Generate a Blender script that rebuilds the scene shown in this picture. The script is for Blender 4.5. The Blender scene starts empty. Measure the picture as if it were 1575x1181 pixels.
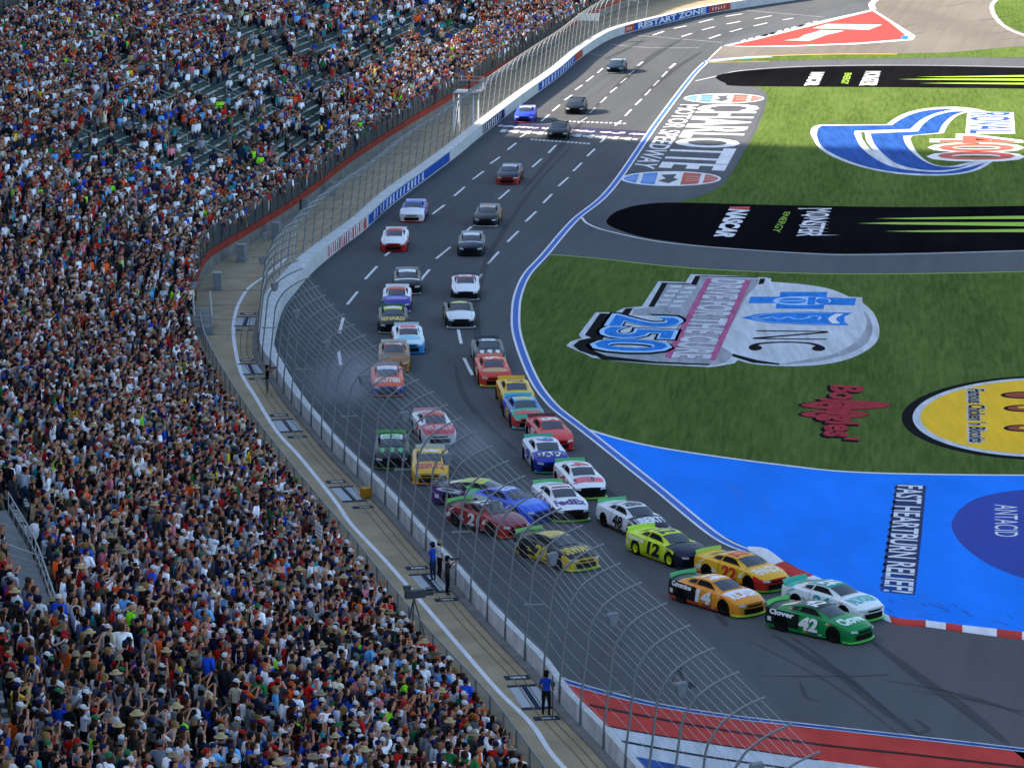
import bpy, bmesh, math, random
import numpy as np
from mathutils import Vector, Matrix
from mathutils.geometry import tessellate_polygon
random.seed(7); rng = np.random.default_rng(11)
C = bpy.context.scene.collection
SC = bpy.context.scene
R = math.radians

# ------------------------------------------------------------------ camera
FPX, VH, KS = 5500.0, -480.0, 0.0245
PT = math.atan((590.5-VH)/FPX); CP, SP = math.cos(PT), math.sin(PT)
CH = CP/KS                                   # camera height above the track
cam = bpy.data.objects.new('camera', bpy.data.cameras.new('camera')); C.objects.link(cam)
cam.location = (0, 0, CH); cam.rotation_euler = (math.pi/2-PT, 0, 0)
cam.data.sensor_width = 36; cam.data.lens = FPX/1575*36
cam.data.clip_start = 1; cam.data.clip_end = 6000
SC.camera = cam

# ------------------------------------------------------------------ light
SUN_EL = 25.0
sdir = Vector((-math.cos(R(SUN_EL))*.965, math.cos(R(SUN_EL))*.262, math.sin(R(SUN_EL)))).normalized()
W = bpy.data.worlds.new('World'); SC.world = W; W.use_nodes = True
nt = W.node_tree; bg = nt.nodes['Background']
sky = nt.nodes.new('ShaderNodeTexSky'); sky.sky_type = 'NISHITA'; sky.sun_disc = False
sky.sun_elevation = R(SUN_EL); sky.sun_rotation = math.atan2(sdir.x, sdir.y)
sky.air_density = 1.0; sky.dust_density = 2.0; sky.ozone_density = 1.5
nt.links.new(sky.outputs[0], bg.inputs[0]); bg.inputs[1].default_value = 0.055
sun = bpy.data.objects.new('sun', bpy.data.lights.new('sun', 'SUN')); C.objects.link(sun)
sun.data.energy = 2.7; sun.data.angle = R(2.0); sun.data.color = (1, .86, .68)
sun.rotation_euler = sdir.to_track_quat('Z', 'Y').to_euler()
SC.view_settings.view_transform = 'Standard'; SC.view_settings.look = 'None'
SC.view_settings.exposure = 2.75; SC.view_settings.gamma = 1

# ------------------------------------------------------------------ helpers
def G(u, v, z=0.0):
    """photograph pixel -> point at height z"""
    dx = (u-787.5)/FPX; dy = (590.5-v)/FPX
    t = (z-CH)/(-SP+dy*CP)
    return Vector((dx*t, (CP+dy*SP)*t, z))
def PX(x, y, z=0.0):
    zz = z-CH; dep = y*CP-zz*SP; up = y*SP+zz*CP
    return 787.5+FPX*x/dep, 590.5-FPX*up/dep, FPX/dep
def hexc(h):
    h = h.lstrip('#'); o = []
    for i in (0, 2, 4):
        c = int(h[i:i+2], 16)/255; o.append(c/12.92 if c <= .04045 else ((c+.055)/1.055)**2.4)
    return tuple(o)
MATS = {}
def mat(name, col, rough=.6, spec=.02, noise=0, nscale=3, metal=0, stretch=(1, 1, 1), coat=0, col2=None, detail=3, bump=0):
    if isinstance(col, str): col = hexc(col)
    if name in MATS: return MATS[name]
    m = bpy.data.materials.new(name); m.use_nodes = True; MATS[name] = m
    nt = m.node_tree; b = nt.nodes['Principled BSDF']
    b.inputs['Base Color'].default_value = (*col, 1); b.inputs['Roughness'].default_value = rough
    b.inputs['Specular IOR Level'].default_value = spec; b.inputs['Metallic'].default_value = metal
    b.inputs['Coat Weight'].default_value = coat
    m.diffuse_color = (*col, 1)
    if noise or col2:
        tc = nt.nodes.new('ShaderNodeTexCoord'); mp = nt.nodes.new('ShaderNodeMapping'); mp.inputs['Scale'].default_value = stretch
        nz = nt.nodes.new('ShaderNodeTexNoise'); nz.inputs['Scale'].default_value = nscale; nz.inputs['Detail'].default_value = detail
        nz.inputs['Roughness'].default_value = .65
        mx = nt.nodes.new('ShaderNodeMix'); mx.data_type = 'RGBA'
        if col2 is None:
            a = tuple(max(0, c*(1-noise)) for c in col); bb = tuple(min(1, c*(1+noise)) for c in col)
        else:
            a, bb = col, (hexc(col2) if isinstance(col2, str) else col2)
        mx.inputs[6].default_value = (*a, 1); mx.inputs[7].default_value = (*bb, 1)
        mr = nt.nodes.new('ShaderNodeMapRange'); mr.inputs[1].default_value = .32; mr.inputs[2].default_value = .68
        nt.links.new(tc.outputs['Object'], mp.inputs[0]); nt.links.new(mp.outputs[0], nz.inputs['Vector'])
        nt.links.new(nz.outputs[0], mr.inputs[0]); nt.links.new(mr.outputs[0], mx.inputs[0])
        nt.links.new(mx.outputs[2], b.inputs['Base Color'])
    return m
def link(name, me, m=None, parent=None, mats=None):
    o = bpy.data.objects.new(name, me); C.objects.link(o)
    if m: me.materials.append(m)
    for x in (mats or []): me.materials.append(x)
    if parent: o.parent = parent
    return o
def mk(name, V, F, m=None, parent=None, smooth=False, mats=None, fm=None):
    me = bpy.data.meshes.new(name); me.from_pydata([tuple(v) for v in V], [], [tuple(f) for f in F])
    if fm is not None: 
        for p, k in zip(me.polygons, fm): p.material_index = k
    if smooth: me.polygons.foreach_set('use_smooth', [True]*len(me.polygons))
    me.update(); return link(name, me, m, parent, mats)
def tag(o, label=None, cat=None, group=None, kind=None):
    if label: o['label'] = label
    if cat: o['category'] = cat
    if group: o['group'] = group
    if kind: o['kind'] = kind
    return o
def empty(name, loc=(0, 0, 0), rz=0, label=None, cat=None, group=None, kind=None):
    o = bpy.data.objects.new(name, None); C.objects.link(o); o.location = loc; o.rotation_euler = (0, 0, rz)
    o.empty_display_size = .3
    return tag(o, label, cat, group, kind)
def box(V, F, c, s, rz=0, M=None):
    n = len(V)
    for i in range(8):
        p = Vector(((i & 1)-.5, ((i >> 1) & 1)-.5, ((i >> 2) & 1)-.5)); p = Vector((p.x*s[0], p.y*s[1], p.z*s[2]))
        if rz: p.rotate(Matrix.Rotation(rz, 3, 'Z'))
        if M is not None: p = M @ p
        V.append(p+Vector(c))
    F += [(n, n+2, n+3, n+1), (n+4, n+5, n+7, n+6), (n, n+1, n+5, n+4), (n+2, n+6, n+7, n+3), (n, n+4, n+6, n+2), (n+1, n+3, n+7, n+5)]
def tube(V, F, pts, r, k=6, caps=True):
    pts = [Vector(p) for p in pts]; n0 = len(V); rr = r if hasattr(r, '__len__') else [r]*len(pts)
    for i, p in enumerate(pts):
        t = (pts[min(i+1, len(pts)-1)]-pts[max(i-1, 0)]).normalized()
        a = t.cross(Vector((0, 0, 1)));
        if a.length < .05: a = t.cross(Vector((0, 1, 0)))
        a.normalize(); b = t.cross(a)
        for j in range(k):
            an = 2*math.pi*j/k; V.append(p+a*math.cos(an)*rr[i]+b*math.sin(an)*rr[i])
    for i in range(len(pts)-1):
        for j in range(k):
            F.append((n0+i*k+j, n0+i*k+(j+1) % k, n0+(i+1)*k+(j+1) % k, n0+(i+1)*k+j))
    if caps: F.append(tuple(n0+j for j in range(k))[::-1]); F.append(tuple(n0+(len(pts)-1)*k+j for j in range(k)))
def cr(pts, n=8, closed=False):
    """Catmull-Rom through points"""
    P = [Vector(p) for p in pts]; N = len(P); out = []
    for i in range(N if closed else N-1):
        if closed: p0, p1, p2, p3 = P[i-1], P[i], P[(i+1) % N], P[(i+2) % N]
        else: p0, p1, p2, p3 = P[max(i-1, 0)], P[i], P[i+1], P[min(i+2, N-1)]
        for k in range(n):
            t = k/n; out.append(.5*((2*p1)+(p2-p0)*t+(2*p0-5*p1+4*p2-p3)*t*t+(3*p1-p0-3*p2+p3)*t**3))
    if not closed: out.append(P[-1])
    return out
def poly(name, pts, m, z, parent=None, smooth=0, world=False, curves=()):
    """flat painted / paved area traced as pixels, laid on the ground"""
    if curves:
        out = []; i = 0; st = {a: b for a, b in curves}; N = len(pts)
        while i < N:
            if i in st:
                e = st[i]; seg = [pts[k % N] for k in range(i, e+1)]; q = [(p.x, p.y) for p in cr([(p[0], p[1], 0) for p in seg], 6)]; out += q[:-1]
                i = e
                if e >= N: break
                if e not in st: out.append(pts[e]); i += 1
            else: out.append(pts[i]); i += 1
        pts = out
    if smooth: pts = cr([(p[0], p[1], 0) for p in pts], smooth, True)
    P = [Vector((p[0], p[1], z)) if world else G(p[0], p[1]).xy.to_3d()+Vector((0, 0, z)) for p in pts]
    tri = tessellate_polygon([P])
    F = []
    for t in tri:
        a, b, c = (P[i] for i in t)
        F.append(t if (b-a).cross(c-a).z > 0 else t[::-1])
    return mk(name, P, F, m, parent)
def ribbon(name, pts, w, m, z, parent=None, world=False, sm=6, off=0.0, taper=False):
    """painted line of width w metres along pixel polyline"""
    P = [Vector((p[0], p[1], 0)) if world else G(p[0], p[1]) for p in pts]
    if sm and len(P) > 2: P = cr(P, sm)
    V, F = [], []
    for i, p in enumerate(P):
        t = (P[min(i+1, len(P)-1)]-P[max(i-1, 0)]); t.z = 0; t.normalize(); n = Vector((t.y, -t.x, 0))
        ww = w*(math.sin(math.pi*min(1, max(0, i/(len(P)-1))))**.5*.9+.1 if taper else 1)
        V += [p+n*(off-ww/2)+Vector((0, 0, z)), p+n*(off+ww/2)+Vector((0, 0, z))]
        if i: k = 2*i; F.append((k-2, k-1, k+1, k))
    return mk(name, V, F, m, parent)
def ell(cx, cy, a, b, n=40, a0=0, a1=360, rot=0):
    o = []
    for i in range(n):
        t = R(a0+(a1-a0)*i/n); x, y = a*math.cos(t), b*math.sin(t)
        o.append((cx+x*math.cos(rot)-y*math.sin(rot), cy+x*math.sin(rot)+y*math.cos(rot)))
    return o
TXT = {}
def TXT_BOX(s, res, shear):
    k = ('box', s, res, shear)
    if k not in TXT: textmesh(s, 0.0, res, shear)
    return TXT[k]
def textmesh(s, bold=.0, res=2, shear=0):
    """letters as verts in the unit square + faces"""
    key = (s, bold, res, shear)
    if key in TXT: return TXT[key]
    cu = bpy.data.curves.new('lettering', 'FONT'); cu.body = s; cu.resolution_u = res; cu.offset = bold; cu.shear = shear
    cu.fill_mode = 'FRONT'
    ob = bpy.data.objects.new('lettering', cu); C.objects.link(ob)
    dg = bpy.context.evaluated_depsgraph_get(); me = bpy.data.meshes.new_from_object(ob.evaluated_get(dg))
    V = np.array([v.co[:2] for v in me.vertices]); F = [tuple(p.vertices) for p in me.polygons]
    bpy.data.objects.remove(ob); bpy.data.curves.remove(cu); bpy.data.meshes.remove(me)
    mn, mx = (V.min(0), V.max(0)) if not bold else TXT_BOX(s, res, shear); asp = (mx[0]-mn[0])/(mx[1]-mn[1]); V = (V-mn)/(mx-mn)
    if not bold: TXT[('box', s, res, shear)] = (mn, mx)
    TXT[key] = (V, F, asp); return TXT[key]
def upfaces(V, F, up=Vector((0, 0, 1))):
    o = []
    for f in F:
        a, b, c = (Vector(V[f[i]]) for i in (0, 1, 2)); o.append(f if (b-a).cross(c-a).dot(up) > 0 else tuple(f)[::-1])
    return o
def gtext(name, s, tl, tr, br, bl, m, z, parent, bold=.02, shear=0, grow=0):
    """lettering painted on the ground between four pixel corners"""
    q = [G(*p) for p in (tl, tr, br, bl)]
    V, F, asp = textmesh(s, bold, 3, shear)
    if grow: V = (V-.5)*(1+np.array([grow/asp, grow]))+.5
    out = []
    for x, y in V:
        t = q[0].lerp(q[1], x); b = q[3].lerp(q[2], x); p = b.lerp(t, y); p.z = z; out.append(p)
    return mk(name, out, upfaces(out, F), m, parent)
class Curve:
    def __init__(s, pts, step, extra=None):
        P = cr([(p[0], p[1], (e if extra else 0)) for p, e in zip(pts, extra or [0]*len(pts))], 12)
        A = np.array(P); d = np.r_[0, np.cumsum(np.linalg.norm(np.diff(A[:, :2], axis=0), axis=1))]
        s.L = d[-1]; n = int(s.L/step)+1; t = np.linspace(0, s.L, n); s.s = t
        s.p = np.stack([np.interp(t, d, A[:, i]) for i in range(2)], 1); s.e = np.interp(t, d, A[:, 2])
        T = np.gradient(s.p, t, axis=0); T /= np.linalg.norm(T, axis=1)[:, None]
        k = np.ones(5)/5
        T = np.stack([np.convolve(np.pad(T[:, i], 2, 'edge'), k, 'valid') for i in range(2)], 1); T /= np.linalg.norm(T, axis=1)[:, None]
        s.t = T; s.n = np.stack([T[:, 1], -T[:, 0]], 1)       # n points to the right of travel
    def at(s, a, off=0.0, z=0.0):
        x = np.interp(a, s.s, s.p[:, 0]); y = np.interp(a, s.s, s.p[:, 1]); nx = np.interp(a, s.s, s.n[:, 0]); ny = np.interp(a, s.s, s.n[:, 1])
        return Vector((x+nx*off, y+ny*off, z))
    def ang(s, a): return math.atan2(np.interp(a, s.s, s.n[:, 1]), np.interp(a, s.s, s.n[:, 0]))
    def ext(s, a): return float(np.interp(a, s.s, s.e))
    def near(s, x, y):
        d = (s.p[:, 0]-x)**2+(s.p[:, 1]-y)**2; return float(s.s[int(d.argmin())])
def sweep(name, cv, prof, m, parent=None, a0=None, a1=None, step=1.5, close=True, mats=None, fmf=None, smooth=False):
    """sweep a profile [(offset, z) or function(a)->list] along a curve"""
    a0 = 0 if a0 is None else a0; a1 = cv.L if a1 is None else a1
    n = max(2, int((a1-a0)/step)+1); V, F, fm = [], [], []
    for i in range(n):
        a = a0+(a1-a0)*i/(n-1); pr = prof(a) if callable(prof) else prof; k = len(pr)
        for (o, z) in pr: V.append(cv.at(a, o, z))
        if i:
            for j in range(k if close else k-1):
                q = (j+1) % k; F.append(((i-1)*k+j, (i-1)*k+q, i*k+q, i*k+j))
                if fmf: fm.append(fmf(i, j))
    if close:
        F.append(tuple(range(k))[::-1]); F.append(tuple((n-1)*k+j for j in range(k)))
        if fmf: fm += [0, 0]
    me = mk(name, V, F, m, parent, smooth, mats, fm if fmf else None)
    bm = bmesh.new(); bm.from_mesh(me.data); bmesh.ops.recalc_face_normals(bm, faces=bm.faces)
    bm.to_mesh(me.data); bm.free()
    return me

# ------------------------------------------------------------------ materials of the place
def asphalt(name, a, b, rough=.85, sp=.04):
    m = bpy.data.materials.new(name); m.use_nodes = True; nt = m.node_tree; p = nt.nodes['Principled BSDF']; L = nt.links
    p.inputs['Roughness'].default_value = rough; p.inputs['Specular IOR Level'].default_value = sp
    tc = nt.nodes.new('ShaderNodeTexCoord')
    def nz(scale, stretch, rot=0, det=4):
        mp = nt.nodes.new('ShaderNodeMapping'); mp.vector_type = 'TEXTURE'; mp.inputs['Scale'].default_value = tuple(1/q for q in stretch); mp.inputs['Rotation'].default_value = (0, 0, rot)
        n = nt.nodes.new('ShaderNodeTexNoise'); n.inputs['Scale'].default_value = scale; n.inputs['Detail'].default_value = det
        L.new(tc.outputs['Object'], mp.inputs[0]); L.new(mp.outputs[0], n.inputs['Vector']); return n.outputs[0]
    fine = nz(6, (1, .35, 1)); big = nz(.09, (1, .35, 1), .15, 5); streak = nz(1.1, (1, .03, 1), -.18, 3)
    ad = nt.nodes.new('ShaderNodeMath'); ad.operation = 'MULTIPLY_ADD'; L.new(fine, ad.inputs[0]); ad.inputs[1].default_value = .35; L.new(big, ad.inputs[2])
    ad2 = nt.nodes.new('ShaderNodeMath'); ad2.operation = 'MULTIPLY_ADD'; L.new(streak, ad2.inputs[0]); ad2.inputs[1].default_value = .55; L.new(ad.outputs[0], ad2.inputs[2])
    mr = nt.nodes.new('ShaderNodeMapRange'); mr.inputs[1].default_value = .65; mr.inputs[2].default_value = 1.25; L.new(ad2.outputs[0], mr.inputs[0])
    mx = nt.nodes.new('ShaderNodeMix'); mx.data_type = 'RGBA'; mx.inputs[6].default_value = (*a, 1); mx.inputs[7].default_value = (*b, 1)
    L.new(mr.outputs[0], mx.inputs[0]); L.new(mx.outputs[2], p.inputs['Base Color'])
    return m
M_TRACK = asphalt('track_asphalt', (.074, .080, .086), (.108, .114, .120))
M_APRON = asphalt('apron_asphalt', (.078, .086, .098), (.116, .124, .136))
M_RUN = asphalt('old_asphalt', (.13, .118, .105), (.20, .18, .16))
M_MAUVE = asphalt('mauve_asphalt', (.080, .077, .082), (.122, .117, .122))
M_GROUND = asphalt('ground_gravel', (.12, .11, .09), (.19, .17, .14))
def grassmat(name, a, b, c):
    m = bpy.data.materials.new(name); m.use_nodes = True; nt = m.node_tree; p = nt.nodes['Principled BSDF']; L = nt.links
    p.inputs['Roughness'].default_value = .95; p.inputs['Specular IOR Level'].default_value = 0
    tc = nt.nodes.new('ShaderNodeTexCoord')
    def nz(scale, stretch, rot=0, det=4):
        mp = nt.nodes.new('ShaderNodeMapping'); mp.vector_type = 'TEXTURE'; mp.inputs['Scale'].default_value = tuple(1/q for q in stretch); mp.inputs['Rotation'].default_value = (0, 0, rot)
        n = nt.nodes.new('ShaderNodeTexNoise'); n.inputs['Scale'].default_value = scale; n.inputs['Detail'].default_value = det; n.inputs['Roughness'].default_value = .7
        L.new(tc.outputs['Object'], mp.inputs[0]); L.new(mp.outputs[0], n.inputs['Vector']); return n.outputs[0]
    s = nz(3.4, (1, .07, 1), -.10, 6); g = nz(.22, (1, .12, 1), -.10, 3); f = nz(9, (1, .5, 1))
    ad = nt.nodes.new('ShaderNodeMath'); ad.operation = 'MULTIPLY_ADD'; L.new(f, ad.inputs[0]); ad.inputs[1].default_value = .35; L.new(s, ad.inputs[2])
    ad2 = nt.nodes.new('ShaderNodeMath'); ad2.operation = 'MULTIPLY_ADD'; L.new(g, ad2.inputs[0]); ad2.inputs[1].default_value = .6; L.new(ad.outputs[0], ad2.inputs[2])
    r = nt.nodes.new('ShaderNodeValToRGB'); mr = nt.nodes.new('ShaderNodeMapRange'); mr.inputs[1].default_value = .75; mr.inputs[2].default_value = 1.2
    L.new(ad2.outputs[0], mr.inputs[0]); L.new(mr.outputs[0], r.inputs[0])
    r.color_ramp.elements[0].color = (*a, 1); r.color_ramp.elements[1].color = (*c, 1); e = r.color_ramp.elements.new(.5); e.color = (*b, 1)
    L.new(r.outputs[0], p.inputs['Base Color']); return m
M_GRASS = grassmat('infield_turf', (.048, .086, .021), (.086, .136, .034), (.128, .182, .049))
M_WHITE = mat('white_paint', (.72, .73, .75), .6, noise=.10, nscale=2.5, stretch=(1, .15, 1))
M_LILAC = mat('worn_white_paint', (.40, .45, .46), .8, col2=(.66, .68, .74), nscale=1.6, stretch=(1, .10, 1), detail=9)
M_GREYP = mat('grey_paint', (.32, .34, .37), .8, noise=.25, nscale=1.6, stretch=(1, .12, 1))
M_BLACKP = mat('black_paint', (.006, .007, .009), .9, noise=.4, nscale=1.5, stretch=(1, .15, 1))
M_NAVY = mat('navy_paint', (.02, .035, .12), .6)
M_BLUEPAD = mat('blue_runoff_paint', (.016, .22, .88), .9, noise=.12, nscale=.35, stretch=(1, .3, 1), detail=8)
M_DISC = mat('indigo_paint', (.030, .060, .34), .6, noise=.10, nscale=.7, stretch=(1, .3, 1))
M_LBLUE = mat('light_blue_paint', (.02, .20, .62), .8, noise=.22, nscale=2, stretch=(1, .2, 1))
M_RBLUE = mat('royal_blue_paint', (.015, .055, .22), .8, col2=(.03, .11, .40), nscale=1.7, stretch=(1, .12, 1), detail=8)
M_RED = mat('red_paint', (.50, .045, .035), .6, noise=.14, nscale=.8, stretch=(1, .5, 1), detail=6)
M_REDB = mat('bright_red_paint', (.62, .06, .05), .6, noise=.12, nscale=.6, detail=6)
M_YEL = mat('yellow_paint', (.85, .50, .015), .6, noise=.08, nscale=1.4, stretch=(1, .12, 1))
M_PINK = mat('pink_paint', (.42, .10, .22), .65, noise=.2, nscale=2.5, stretch=(1, .15, 1))
M_PALEBLUE = mat('pale_blue_paint', (.35, .58, .85), .6)
M_LIME = mat('lime_paint', (.32, .52, .06), .6)
M_SKID = bpy.data.materials.new('tyre_rubber_marks'); M_SKID.use_nodes = True
b = M_SKID.node_tree.nodes['Principled BSDF']; b.inputs['Base Color'].default_value = (.012, .012, .013, 1); b.inputs['Roughness'].default_value = .8; b.inputs['Alpha'].default_value = .30

# ------------------------------------------------------------------ ground, track and painted areas
ground = mk('ground', [(-600, -200, -.02), (700, -200, -.02), (700, 1500, -.02), (-600, 1500, -.02)], [(0, 1, 2, 3)], M_GROUND)
tag(ground, 'wide grey-brown ground under the speedway', kind='structure')
WIN = [(434, 480), (452, 453), (483, 417), (525, 382), (560, 355), (604, 315), (655, 277), (705, 239), (740, 210), (800, 163), (860, 119), (892, 91), (929, 66), (961, 53), (1020, 38), (1089, 22), (1203, 4), (1320, -12), (1440, -24)]
WTH = [1.2, 1.15, 1.05, .95]+[.9]*15
WLO = [(1160, 1435), (1080, 1335), (1005, 1245), (931, 1158), (870, 1095), (832, 1043), (785, 995), (733, 939), (700, 900), (642, 835), (589, 775), (520, 706), (489, 670), (446, 619), (420, 579), (405, 559), (398, 530)]
WLT = [.28]*12+[.3, .45, .6, .75, .95]
wl = [G(*p) for p in WLO]; pts, th = [], []
for i, p in enumerate(wl):
    t = (wl[min(i+1, len(wl)-1)]-wl[max(0, i-1)]).normalized(); n = Vector((t.y, -t.x, 0)); q = p+n*WLT[i]; pts.append((q.x, q.y)); th.append(WLT[i])
for p, t in zip(WIN, WTH): q = G(*p); pts.append((q.x, q.y)); th.append(t)
WALL = Curve(pts, .5, th)
# inner painted line of the track
IPX = [(1130, 50), (1100, 82), (1085, 97), (1063, 120), (1010, 190), (940, 290), (884, 339), (838, 392), (811, 422), (797, 453), (793, 483), (795, 514), (809, 557), (827, 594), (849, 622), (866, 637), (898, 661), (962, 712), (1012, 752), (1102, 825), (1157, 850)]
IN = Curve([G(*p).xy for p in IPX], .5)
# racetrack sheet: wall line down one side, far beyond the right side on the other
tr = [tuple(WALL.at(a, -.1).xy) for a in np.arange(0, WALL.L, 2)]+[(150, 640), (190, 500), (140, 380), (120, 250), (90, 90)]
track = poly('racetrack', tr, M_APRON, .0, world=True); tag(track, 'dark asphalt speedway front stretch and infield road', kind='structure')
rc = [tuple(WALL.at(a, -.05).xy) for a in np.arange(0, WALL.L, 2)]+[tuple(IN.at(a, -.1).xy) for a in np.arange(0, IN.L, 2)]
rc += [tuple(G(*p).xy) for p in [(1200, 880), (1360, 955), (1340, 985), (1420, 1050), (1553, 1147), (1600, 1190), (1400, 1350)]]
Z1, Z2, Z3, Z4, Z5, Z6, Z7 = .006, .012, .018, .024, .030, .036, .042
poly('race_surface', rc, M_TRACK, Z1, track, world=True)
poly('mauve_runoff', [(1340, 985), (1360, 958), (1575, 984), (1760, 1000), (1800, 1260), (1640, 1220), (1553, 1150)], M_MAUVE, Z2, track)
poly('old_asphalt_runoff', [(1110, 73), (1085, 97), (1150, 93), (1280, 85), (1440, 83), (1700, 60), (1900, 40), (1700, -60), (1350, -40), (1340, 14), (1250, 40)], M_RUN, Z1, track)
# turf
turf = poly('infield_grass', [(849, 393), (920, 399), (1040, 412), (1180, 420), (1329, 423), (1575, 419), (1800, 408), (1850, 720), (1575, 731), (1330, 727), (1200, 715), (1040, 693), (960, 676), (905, 661), (880, 646), (850, 617), (829, 590), (812, 553), (799, 510), (797, 480), (802, 450), (818, 422)], M_GRASS, Z2)
tag(turf, 'green infield turf beside the track', kind='structure')
turf2 = poly('infield_grass', [(1142, 131), (1169, 136), (1181, 146), (1176, 170), (1164, 200), (1150, 225), (1132, 255), (1115, 282), (1095, 295), (1074, 303), (1040, 313), (1100, 330), (1240, 340), (1575, 345), (1800, 345), (1800, 120), (1346, 120)], M_GRASS, Z2)
tag(turf2, 'bright green turf between the two black paved pads', kind='structure')
turf3 = poly('grass_verge', [(1140, 91), (1170, 87), (1278, 84.6), (1337, 84.6), (1460, 81), (1575, 72), (1800, 55), (1800, 85), (1575, 89), (1460, 88.5), (1184, 94), (1120, 95)], M_GRASS, Z2)
tag(turf3, 'thin strip of grass beside the infield road', kind='structure')
turf4 = poly('grass_verge', [(1533, -5), (1529, 8), (1532, 22), (1545, 38), (1575, 52), (1700, 80), (1900, 60), (1700, -30)], M_GRASS, Z2)
tag(turf4, 'corner of grass beyond the red paved triangle', kind='structure')
ribbon('painted_line', [(1538, -5), (1526, 8), (1529, 24), (1545, 41), (1575, 54.5), (1640, 68)], .5, M_WHITE, Z3, turf4)
ribbon('painted_line', [(1090, 95), (1130, 90.5), (1184, 87.6)], 1.5, M_PALEBLUE, Z3, turf3)
ribbon('painted_line', [(1145, 88), (1278, 84), (1380, 84)], .4, M_YEL, Z4, turf3)
ribbon('painted_line', [(1090, 97), (1184, 95)], .25, M_YEL, Z4, turf3)
ribbon('painted_line', [(846, 392), (920, 398), (1040, 411), (1180, 419), (1329, 422), (1575, 418), (1800, 407)], .22, M_LIME, Z3, turf)
ribbon('painted_line', [(895, 335), (905, 345), (940, 357), (1040, 375.5), (1244, 390.5), (1350, 392), (1575, 386), (1700, 380)], .2, M_WHITE, Z3, track)
ribbon('painted_line', [(1070, 125), (1101, 118), (1142, 109), (1244, 102.5), (1414, 101), (1700, 106)], .18, M_WHITE, Z3, track)
# dark pads
M_PAD = asphalt('black_pad_paint', (.004, .004, .005), (.010, .010, .012), .9, 0)
pad1 = poly('black_pad', [(933, 343), (940, 331), (955, 323), (985, 315.5), (1040, 312), (1200, 316), (1400, 319), (1575, 317), (1800, 312), (1800, 378), (1575, 385), (1346, 390), (1244, 389), (1120, 382), (1040, 373), (985, 364), (950, 353)], M_PAD, Z3, smooth=5)
tag(pad1, 'long black painted pad between the two turf fields', kind='structure')
pad2 = poly('black_pad', [(1101, 120), (1110, 115), (1142, 110), (1244, 103.6), (1414, 102), (1575, 105), (1800, 110), (1800, 142), (1575, 137), (1346, 134.6), (1142, 133), (1115, 128)], M_PAD, Z3, smooth=5)
tag(pad2, 'far black painted pad beyond the upper turf field', kind='structure')
def pad_marks(pad, o, s, claw):
    X = lambda x, y: (o[0]+x/s, o[1]+y/s)
    for c in claw:
        a, y0, y1, w = c; P = [X(a, y0), X(a+160, y0-w*.5), X(1575, y1-w), X(2200, y1-w*1.3), X(2200, y1+w*1.3), X(1575, y1+w), X(a+160, y0+w*.5)]
        poly('claw_stripe', P, M_LIME, Z4, pad)
def T(name, s, q, m, z, par, o=(0, 0), k=1, **kw):
    q = [(o[0]+x/k, o[1]+y/k) for x, y in q]; return gtext(name, s, *q, m, z, par, **kw)
K3 = ((1040, 0), 2.944)
T('lettering', 'MONSTER', [(705, 945), (655, 1072), (545, 1070), (598, 945)], M_WHITE, Z4, pad1, *K3, bold=.01)
for k in range(9):
    y = 945+k*15; T1 = (560+(k*37) % 60, y); poly('lettering_stroke', [(1040+T1[0]/2.944-3, y/2.944), (1040+T1[0]/2.944+32+(k % 3)*6, y/2.944+.5), (1040+T1[0]/2.944-2, y/2.944+1.4)], M_WHITE, Z5, pad1)
T('lettering', 'ENERGY', [(518, 962), (470, 1055), (433, 1050), (490, 962)], M_LIME, Z4, pad1, *K3, bold=.0)
T('lettering', 'NASCAR', [(330, 950), (255, 1075), (175, 1070), (243, 950)], M_WHITE, Z4, pad1, *K3, bold=.05, shear=.2)
poly('painted_bar', [(1040+243/2.944, 938/2.944), (1040+335/2.944, 938/2.944), (1040+331/2.944, 948/2.944), (1040+240/2.944, 948/2.944)], M_REDB, Z4, pad1)
pad_marks(pad1, (1040, 0), 2.944, [(905, 991, 986, 7), (820, 1013, 1017, 9), (945, 1049, 1046, 7)])
T('lettering', 'MONSTER', [(925, 325), (905, 390), (830, 388), (860, 325)], M_WHITE, Z4, pad2, *K3, bold=.03)
T('lettering', 'ENERGY', [(795, 333), (778, 382), (745, 382), (765, 333)], M_LIME, Z4, pad2, *K3)
T('lettering', 'NASCAR', [(668, 330), (640, 389), (583, 388), (615, 330)], M_WHITE, Z4, pad2, *K3, bold=.06)
pad_marks(pad2, (1040, 0), 2.944, [(1085, 350, 346, 4), (1005, 361, 363, 5), (1100, 379, 381, 4)])
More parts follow.
